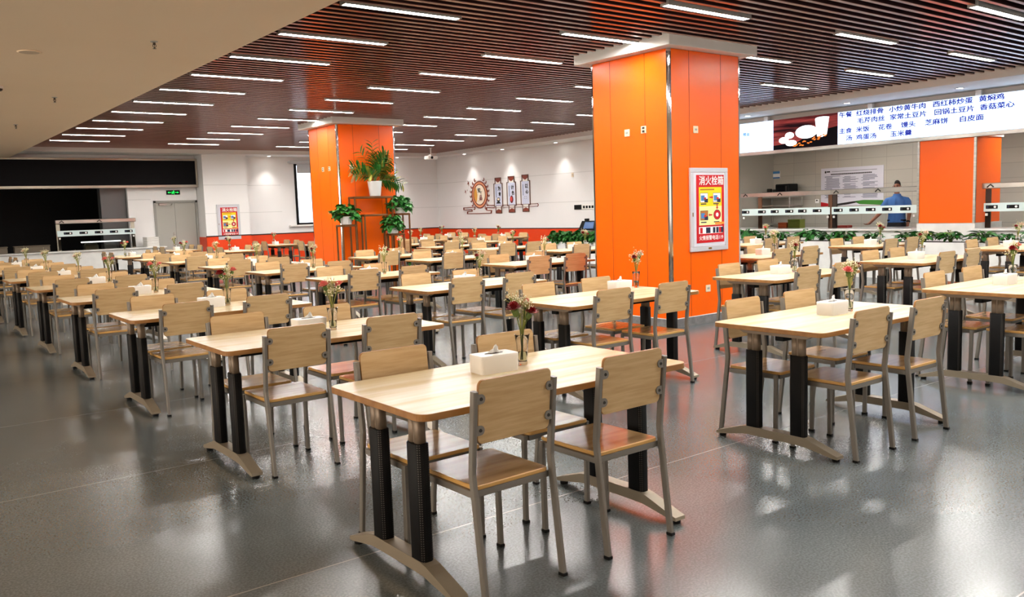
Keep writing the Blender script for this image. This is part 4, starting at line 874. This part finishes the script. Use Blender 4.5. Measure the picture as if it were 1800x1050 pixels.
for i, (y, s1, s2, lb) in enumerate(((21.45, '为', '食', 'leftmost wall banner, with a noodle bowl, beside the round emblem'), (20.775, '计', '色', 'middle wall banner, with a red fruit, right of the round emblem'), (20.09, '以', '心', 'rightmost wall banner, with a smiling face, on the white side wall'))):
    t = thing('wall_banner', lb, 'wall banner', (WX-.002, y, 1.94+.012*i), FACE_X, 'slim wall banners')
    o_ = [(-.145, -.545), (.145, -.545), (.145, -.34), (.215, -.34), (.215, .37), (.145, .37), (.145, .545), (-.145, .545), (-.145, .37), (-.215, .37), (-.215, -.34), (-.145, -.34)]
    b = MB(); b.prism([(p[0], p[1]) for p in o_], 0, .012); b.build('backing_board', M_WHITE, t)
    b = MB(); b.bar([(p[0], p[1], .016) for p in o_+[o_[0]]], .026, .02, (0, 0, 1)); b.build('copper_border', mat('brown_edge_line', (92, 56, 44), .5), t)
    b = MB(); b.prism([(-.17, -.33), (.17, -.33), (.17, .36), (-.17, .36)], .0125, .015); b.build('pale_blue_face', mat('pale_blue_face', (214, 220, 240), .5), t)
    b = MB(); b.prism([(-.14, .54), (-.11, .45), (0, .40), (.11, .45), (.14, .54)], .0125, .018); b.prism([(.14, -.54), (.12, -.46), (0, -.42), (-.12, -.46), (-.14, -.54)], .0125, .018); b.build('copper_tip', MC, t)
    text(s1, .15, MINKB, 'banner_lettering', t, (-.02, .16, .0155), bold=.008); text(s2, .13, MINKB, 'banner_lettering', t, (.01, .0, .0155), bold=.008)
    b = MB(); b.box((-.13, -.06, .0152), (-.085, .27, .016)); b.build('small_print', mat('grey_blue_print', (150, 160, 190), .6), t)
    b = MB()
    if i == 0:
        disc(b, 0, -.13, .085, .07, .0155, 0); disc(b, 0, -.115, .06, .035, .016, 1); b.add([(-.12, -.25, .0155), (.12, -.25, .0155), (.06, -.19, .0155), (-.06, -.19, .0155)], [(0,1,2,3)], 0); b.add([(.02, -.1, .0165), (.03, -.1, .0165), (.12, .0, .0165), (.11, .0, .0165)], [(0,1,2,3)], 0)
    elif i == 1:
        disc(b, 0, -.15, .085, .115, .0155, 2); disc(b, -.02, -.14, .05, .07, .016, 3); b.add([(0, -.05, .0165), (.05, .0, .0165), (.06, -.01, .0165), (.015, -.05, .0165)], [(3,2,1,0)], 0)
    else:
        disc(b, -.03, -.10, .012, .012, .0155, 0, 10); disc(b, .04, -.10, .012, .012, .0155, 0, 10); b.bar([(-.06, -.14, .017), (-.03, -.165, .017), (.04, -.165, .017), (.07, -.14, .017)], .012, .002, (0,0,1), 0)
    b.build('banner_picture', [MINKB, MCREAM, MDR, mat('tomato_red', (214, 70, 60), .5)], t)
b = MB(); t = thing('wall_scroll_rail', 'brown scroll rail running behind the three wall banners', 'wall ornament', (WX-.001, 21.4, 1.60), FACE_X)
for zz in (-.04, .035): b.bar([(-.36, zz, .006), (1.86, zz+.005, .006)], .04, .010, (0, 0, 1))
b.bar([(1.86, -.045, .006), (1.90, 0, .006), (1.86, .05, .006)], .03, .010, (0, 0, 1)); b.build('rail', MC, t)

# ================================================================= PLANT STAND BY THE FURTHER PILLAR
t = thing('plant_stand', 'tall stepped bronze tube plant stand before the further orange pillar', 'plant stand', (0, 15.36, 0))
def frame(x0, x1, z, y0, y1):
    b = MB(); k = .03
    for x in (x0, x1):
        for y in (y0, y1): b.bar([(x, y, 0), (x, y, z)], k, k, (1, 0, 0))
    for y in (y0, y1): b.bar([(x0-k/2, y, z-k/2), (x1+k/2, y, z-k/2)], k, k)
    for x in (x0, x1): b.bar([(x, y0, z-k/2), (x, y1, z-k/2)], k, k)
    b.build('tube_frame', M_BRASS, t); b = MB(); b.box((x0-.01, y0-.01, z), (x1+.01, y1+.01, z+.012), .003); b.build('shelf_top', M_BRASS, t)
frame(7.93, 8.78, 1.84, .02, .26); frame(7.60, 7.90, 1.29, -.06, .2); frame(8.05, 8.56, 1.48, -.14, .00); frame(8.84, 9.12, 1.48, -.06, .2); frame(8.52, 8.80, 1.08, -.36, -.16); frame(7.70, 7.90, .66, -.32, -.10)
def pot(x, y, z, r0, r1, h, label, m=M_POT):
    o = thing('potted_plant', label, 'potted plant', (x, y, z), (0, 0, 0), 'plants on the bronze stand'); b = MB(); b.lathe([(.001, 0), (r0, 0), (r0+.004, .004), (r1, h-.01), (r1+.003, h), (r1-.012, h), (r1-.016, h-.03), (.001, h-.03)], 24, cap=False); b.build('pot', m, o)
    b = MB(); b.lathe([(.001, h-.028), (r1-.018, h-.028)], 20, cap=False); b.build('soil', M_SOIL, o); return o
def plant(o, ms, h, k): 
    for nm, me in zip(('foliage', 'stems'), ms): q = mk(nm, me, o, (0, 0, h)); q.scale = k
plant(pot(7.75, 15.43, 1.303, .10, .12, .16, 'bushy green pothos in square white pot, left shelf of stand'), BUSH[0], .13, (1.15, .8, 1.0))
plant(pot(8.98, 15.43, 1.493, .10, .125, .12, 'bushy green pothos in white pot, upper right shelf of stand'), BUSH[1], .10, (1.0, .8, 1.0))
plant(pot(8.60, 15.10, 1.093, .10, .12, .12, 'bushy green pothos in white pot, low front shelf of stand'), BUSH[2], .10, (.9, .75, .95))
plant(pot(9.22, 15.22, 0.0, .14, .17, .42, 'bushy green floor plant right of the bronze plant stand'), BUSH[0], .40, (.8, .8, 1.0))
o = pot(8.44, 15.46, 1.853, .105, .145, .30, 'feathery palm in white pot on top of the stand')
rp = random.Random(9); lf, st = MB(), MB()
for i in range(26):
    a = rp.uniform(0, 6.283); el = rp.uniform(.35, 1.5) if i else 1.54; L_ = rp.uniform(.42, .66) if i else .78; p = Vector((0, 0, .27)); d = Vector((math.cos(a)*math.cos(el), .28*math.sin(a)*math.cos(el), math.sin(el))).normalized(); P = [p]
    for k in range(10):
        d = (d+Vector((0, 0, -.10 if i else -.01))).normalized(); p = p+d*(L_/10); P.append(p)
        if k > 1:
            s_ = d.cross(Vector((0, 1, 0.2))).normalized()
            for sg in (-1, 1): leaf(lf, p, (s_*sg+d*.9+Vector((0, rp.uniform(-.3, .3), 0))).normalized(),   .21*(1-.05*abs(k-6)), .034, .5, rp, 0 if rp.random() < .55 else 1)
    st.tube(P, .004, 5)
lf.build('foliage', [M_LEAF, M_LEAF2], o); st.build('stems', M_STEM, o)

# ================================================================= KITCHEN THINGS
t = thing('notice_board', 'white printed notice board with green footer on the kitchen wall', 'notice board', (KX-.002, 11.84, 1.32), FACE_X)
b = MB(); b.box((0, 0, 0), (1.58, .90, .012)); b.build('board', mat('notice_white', (222, 220, 230), .5), t)
rn = random.Random(4); NG = mat('notice_grey_print', (92, 94, 120), .6)
b = MB(); b.box((.10, .785, .0122), (.14, .835, .014)); b.box((.15, .80, .0122), (.24, .83, .014)); b.box((.28, .812, .0122), (1.42, .820, .014)); b.build('logo_and_rule', MINKB, t)
b = MB(); x = .26
while x < 1.30: w_ = .028; b.box((x, .735, .0122), (x+w_, .765, .014)); x += .036
b.build('title_lettering', MINKB, t)
b = MB()
for c_ in range(3):
    v = .70
    while v > .16:
        if rn.random() < .86: b.box((.10+c_*.47+(.0 if rn.random() < .4 else .04), v, .0122), (.10+c_*.47+rn.choice((.2, .33, .38, .40)), v+.010, .0135))
        v -= .021
b.build('body_lettering', NG, t)
b = MB(); b.prism([(0, 0), (.4, .0), (.4, .05), (.2, .065), (0, .10)], .0122, .014, mi=0); b.prism([(.4, .0), (.7, .03), (1.0, .08), (.85, .10), (.4, .05)], .0122, .014, mi=1); b.prism([(1.0, .03), (1.58, .0), (1.58, .11), (1.1, .125), (.85, .1)], .0122, .014, mi=2); b.build('footer_wave', [PR, MINKB, mat('notice_green', (60, 130, 40), .5)], t)
t = thing('wall_sign', 'small blue and white sign on kitchen wall beside the big pillar', 'sign', (KX-.002, 13.12, 2.05), FACE_X)
b = MB(); b.box((-.22, 0, 0), (.12, .18, .01)); b.build('sign_plate', PW, t)
b = MB(); b.box((-.22, .12, .0102), (.12, .18, .012)); b.box((-.22, 0, .0102), (.12, .035, .012)); b.build('blue_band', PB, t)
b = MB(); t = thing('steel_rack', 'steel shelf rack against the kitchen wall beside big pillar', 'rack', (0, 0, 0))
for x in (17.9, 18.4):
    for y in (12.25, 13.1): b.bar([(x, y, 0), (x, y, 1.56)], .03, .03, (1, 0, 0))
b.build('rack_posts', M_BRUSH, t)
for z in (.4, .9, 1.35, 1.56): b = MB(); b.box((17.88, 12.22, z), (18.42, 13.12, z+.03), .004); b.build('shelf', M_BRUSH, t)
t = thing('kitchen_machine', 'boxy black machine on top of the steel kitchen rack', 'machine', (18.15, 12.5, 1.591), FACE_X); b = MB(); b.box((-.19, 0, -.2), (.19, .30, .2), .02); b.build('body', M_BLACK, t); b = MB(); b.box((-.15, .05, .201), (.08, .26, .206)); b.build('front_panel', M_LEDBLK, t); b = MB(); b.tube([(.13, .05, .215), (.13, .25, .215)], .01, 8); b.build('handle', M_SCREW, t)
t = thing('kitchen_machine', 'low black tray of gadgets on rack left of the boxy machine', 'machine', (18.15, 12.92, 1.591), FACE_X); b = MB(); b.box((-.2, 0, -.15), (.2, .12, .15), .01); b.build('tray', M_BLACK, t); b = MB(); b.lathe([(.04, 0), (.04, .1)], 12, (-.1, .0, 0)); b.M = Matrix.Identity(4); b.box((-.12, .121, -.05), (-.02, .2, .05), .01); b.box((.04, .121, -.05), (.12, .18, .05), .01); b.build('gadget', M_SCREW, t)
for x, y, z, w_, h_, m_, lb in ((16.3, 11.27, .886, .22, .12, mat('orange_carton', (206, 92, 40), .5), 'orange carton on serving counter behind the left sneeze guard'), (16.3, 10.98, .886, .30, .19, mat('olive_green_carton', (120, 128, 44), .5), 'olive green carton on serving counter behind the left sneeze guard'), (16.3, 9.85, .886, .26, .05, mat('red_lid_box', (190, 70, 60), .5), 'flat box with red lid on counter near the leaning hand')):
    t = thing('carton', lb, 'carton', (x, y, z)); b = MB(); b.box((-.1, -w_/2, 0), (.1, w_/2, h_*.8), .006); b.build('body', m_, t); b = MB(); b.box((-.103, -w_/2-.003, h_*.8), (.103, w_/2+.003, h_), .006); b.build('lid', m_, t)
t = thing('wall_socket', 'small white socket on kitchen wall above the cartons', 'socket', (KX-.001, 11.95, 1.45), FACE_X); b = MB(); b.box((-.05, -.05, 0), (.05, .05, .012), .003); b.build('plate', PW, t); b = MB(); b.box((-.02, -.0, .0121), (.02, .03, .02), .003); b.build('plug', M_BLACK, t)
t = thing('food_pan', 'dark food pan on counter at right frame edge behind glass', 'pan', (16.3, 6.05, .886)); b = MB(); b.box((-.13, -.28, 0), (.13, .28, .13), .01); b.build('body', M_LEDBLK, t); b = MB(); b.box((-.135, -.285, .13), (.135, .285, .15), .004); b.build('rim', M_SCREW, t)

# ================================================================= THE PERSON BEHIND THE COUNTER
SKIN = mat('brown_skin', (150, 100, 76), .55); SHIRT = mat('blue_shirt_cloth', (66, 118, 186), .7, noise=((56, 104, 172), (9, 9, 3), 3)); TROU = mat('black_trouser_cloth', (24, 24, 30), .75); HAIR = mat('short_black_hair', (20, 17, 16), .6)
person = thing('person', 'person in blue short sleeved shirt leaning on counter behind the glass', 'person', (17.02, 9.10, 0), (0, 0, R(180+12)))
person.scale = (1.045, 1.045, 1.045)
# local: faces +x, left arm +y ... root turned to face the hall
def skin_mesh(name, verts, edges, radii, m, parent, root=0, sub=2):
    me = bpy.data.meshes.new(name); me.from_pydata(verts, edges, []); o = bpy.data.objects.new(name, me); col.objects.link(o)
    sk = o.modifiers.new('s', 'SKIN'); sk.use_smooth_shade = True
    for i, v in enumerate(me.skin_vertices[0].data):
        r = radii[i]; v.radius = r if isinstance(r, tuple) else (r, r); v.use_root = (i == root)
    ss = o.modifiers.new('d', 'SUBSURF'); ss.levels = sub; ss.render_levels = sub
    m2 = bpy.data.meshes.new_from_object(o.evaluated_get(bpy.context.evaluated_depsgraph_get())); bpy.data.objects.remove(o)
    q = bpy.data.objects.new(name, m2); col.objects.link(q); q.parent = parent; m2.materials.clear(); m2.materials.append(m); m2.polygons.foreach_set('use_smooth', [True]*len(m2.polygons)); return q
bv = []; be = []; br_ = []
def node(p, r, par=None):
    bv.append(p); br_.append(r); i = len(bv)-1
    if par is not None: be.append((par, i))
    return i
pel = node((0, 0, .93), (.07, .10)); sp = node((0, 0, 1.10), (.075, .10), pel); ch = node((0, 0, 1.30), (.08, .11), sp); nk0 = node((.0, 0, 1.44), .055, ch); nk = node((.015, 0, 1.50), .050, nk0)
jaw = node((.035, 0, 1.555), (.062, .056), nk); hd = node((.02, 0, 1.62), (.085, .070), jaw); tp = node((.005, 0, 1.685), (.066, .058), hd)
def hand(wr, d, s_, curl):
    """palm and five fingers leading on from the wrist; s_ points to the thumb side, curl bends the fingers"""
    d = Vector(d).normalized(); s_ = Vector(s_).normalized(); n = d.cross(s_); w0 = Vector(bv[wr])
    pa = node(tuple(w0+d*.05), (.022, .036), wr)
    for k, (o_, L_) in enumerate(((.028, .062), (.010, .072), (-.010, .068), (-.028, .052))):
        a = node(tuple(w0+d*.088+s_*o_), .0095, pa); q = w0+d*(.088+L_*.55)+s_*o_*1.15+n*curl*.012; b_ = node(tuple(q), .0085, a); node(tuple(q+d*L_*.45+n*curl*.026), .007, b_)
    a = node(tuple(w0+d*.035+s_*.040), .011, pa); node(tuple(w0+d*.07+s_*.062+n*curl*.012), .009, a)
shR = node((-.01, -.170, 1.365), .052, ch); elR = node((.04, -.285, 1.14), .043, shR); wrR = node((.34, -.40, .935), .029, elR); hand(wrR, (.62, -.22, -.24), (.3, .9, 0), 1)
shL = node((-.01, .170, 1.365), .052, ch); elL = node((.0, .235, 1.13), .043, shL); wrL = node((.10, .235, .905), .029, elL); hand(wrL, (.15, -.05, -1), (1, -.2, .1), -1)
for s in (-1, 1):
    h_ = node((0, s*.09, .84), .066, pel); k_ = node((.015, s*.10, .48), .050, h_); a_ = node((-.01, s*.105, .10), .042, k_); node((.10, s*.115, .045), (.035, .045), a_)
body = skin_mesh('body', bv, be, br_, SKIN, person)
def loft(b, rings, n=22):
    vs_ = [(c[0]+rx*math.cos(2*math.pi*i/n), c[1]+ry*math.sin(2*math.pi*i/n), c[2]) for c, rx, ry in rings for i in range(n)]
    b.add(vs_, [(k*n+i, k*n+(i+1) % n, (k+1)*n+(i+1) % n, (k+1)*n+i) for k in range(len(rings)-1) for i in range(n)], None, True)
b = MB()
loft(b, [((0, 0, .925), .130, .168), ((0, 0, .94), .134, .172), ((0, 0, 1.08), .120, .158), ((0, 0, 1.24), .128, .182), ((-.005, 0, 1.34), .120, .190), ((-.008, 0, 1.39), .098, .168), ((-.005, 0, 1.425), .078, .118), ((.0, 0, 1.45), .064, .078), ((.004, 0, 1.485), .062, .066)])
for s in (-1, 1):
    end = (.022, -.255, 1.205) if s < 0 else (-.003, .222, 1.205)
    b.tube([(-.008, s*.105, 1.375), (-.008, s*.165, 1.352), (-.002, s*.192, 1.31), end], .078, 14, scale=[.72, .88, .95, .92])
b.tube([(.112, 0, 1.40), (.132, 0, 1.30), (.128, 0, 1.10), (.136, 0, .95)], .006, 6)
b.build('shirt', SHIRT, person)
b = MB(); loft(b, [((0, 0, .75), .118, .176), ((0, 0, .86), .132, .182), ((0, 0, .955), .126, .164)])
for s in (-1, 1): loft(b, [((-.012, s*.105, .03), .072, .068), ((.008, s*.10, .46), .082, .076), ((0, s*.088, .78), .112, .092)])
b.build('trousers', TROU, person)
skin_mesh('hair', [(-.045, 0, 1.60), (-.028, 0, 1.665), (.012, 0, 1.705), (.05, 0, 1.695)], [(0, 1), (1, 2), (2, 3)], [(.055, .066), (.066, .072), (.058, .068), (.036, .056)], HAIR, person)
b = MB(); b.ball((.112, 0, 1.605), .014, 8, 5, sq=(1.2, .8, 1.5))
for s in (-1, 1): b.ball((.02, s*.078, 1.615), .02, 8, 5, sq=(.6, .4, 1.3))
b.build('nose_and_ears', SKIN, person)
b = MB()
for s in (-1, 1): b.ball((.098, s*.030, 1.632), .009, 8, 5, mi=0); b.bar([(.104, s*.014, 1.652), (.100, s*.046, 1.655)], .008, .006, mi=0)
b.bar([(.106, -.022, 1.565), (.110, .022, 1.565)], .006, .008, mi=1); b.build('eyes_and_mouth', [HAIR, mat('lip', (120, 62, 54), .5)], person)
b = MB(); b.M = Matrix.Translation((.088, .236, .94)) @ Matrix.Rotation(R(-25), 4, 'Y'); b.lathe([(.034, -.014), (.036, -.01), (.036, .01), (.034, .014)], 16); b.build('wristwatch', M_BLACK, person)
b = MB(); b.M = Matrix.Translation((0, 0, .965)) @ Matrix.Diagonal((.78, 1.08, 1, 1)); b.lathe([(.162, -.016), (.165, 0), (.162, .016)], 24); b.build('belt', M_BLACK, person)

# unseen windows added as fill light, left of and behind the photographer
for i, (x, y, face, lb) in enumerate(((-5.99, 3.0, (R(90), 0, R(90)), 'unseen window added as fill light, left wall, nearer one'), (-5.99, 12.0, (R(90), 0, R(90)), 'unseen window added as fill light, left wall, further one'), (-1.0, -4.99, (R(90), 0, R(180)), 'unseen window added as fill light behind the photographer, left one'), (7.0, -4.99, (R(90), 0, R(180)), 'unseen window added as fill light behind the photographer, right one'))):
    t = thing('window_%d' % (i+2), lb, 'window', (x, y, 0.9), face, kind='structure')
    b = MB(); b.box((-3.5, 0, .006), (3.5, 2.0, .012)); b.build('window_pane', mat('fill_light_pane', (255, 244, 230), .4, emit=FILL) if i < 2 else mat('weak_fill_light_pane', (255, 240, 224), .4, emit=FILL*.2), t)
    b = MB()
    for u in (-3.53, -1.75, 0, 1.75, 3.53): b.box((u-.03, -.03, .0), (u+.03, 2.03, .04))
    for v in (-.03, 2.03): b.box((-3.56, v-.03, .0), (3.56, v+.03, .04))
    b.build('window_frame', M_GREYD, t)
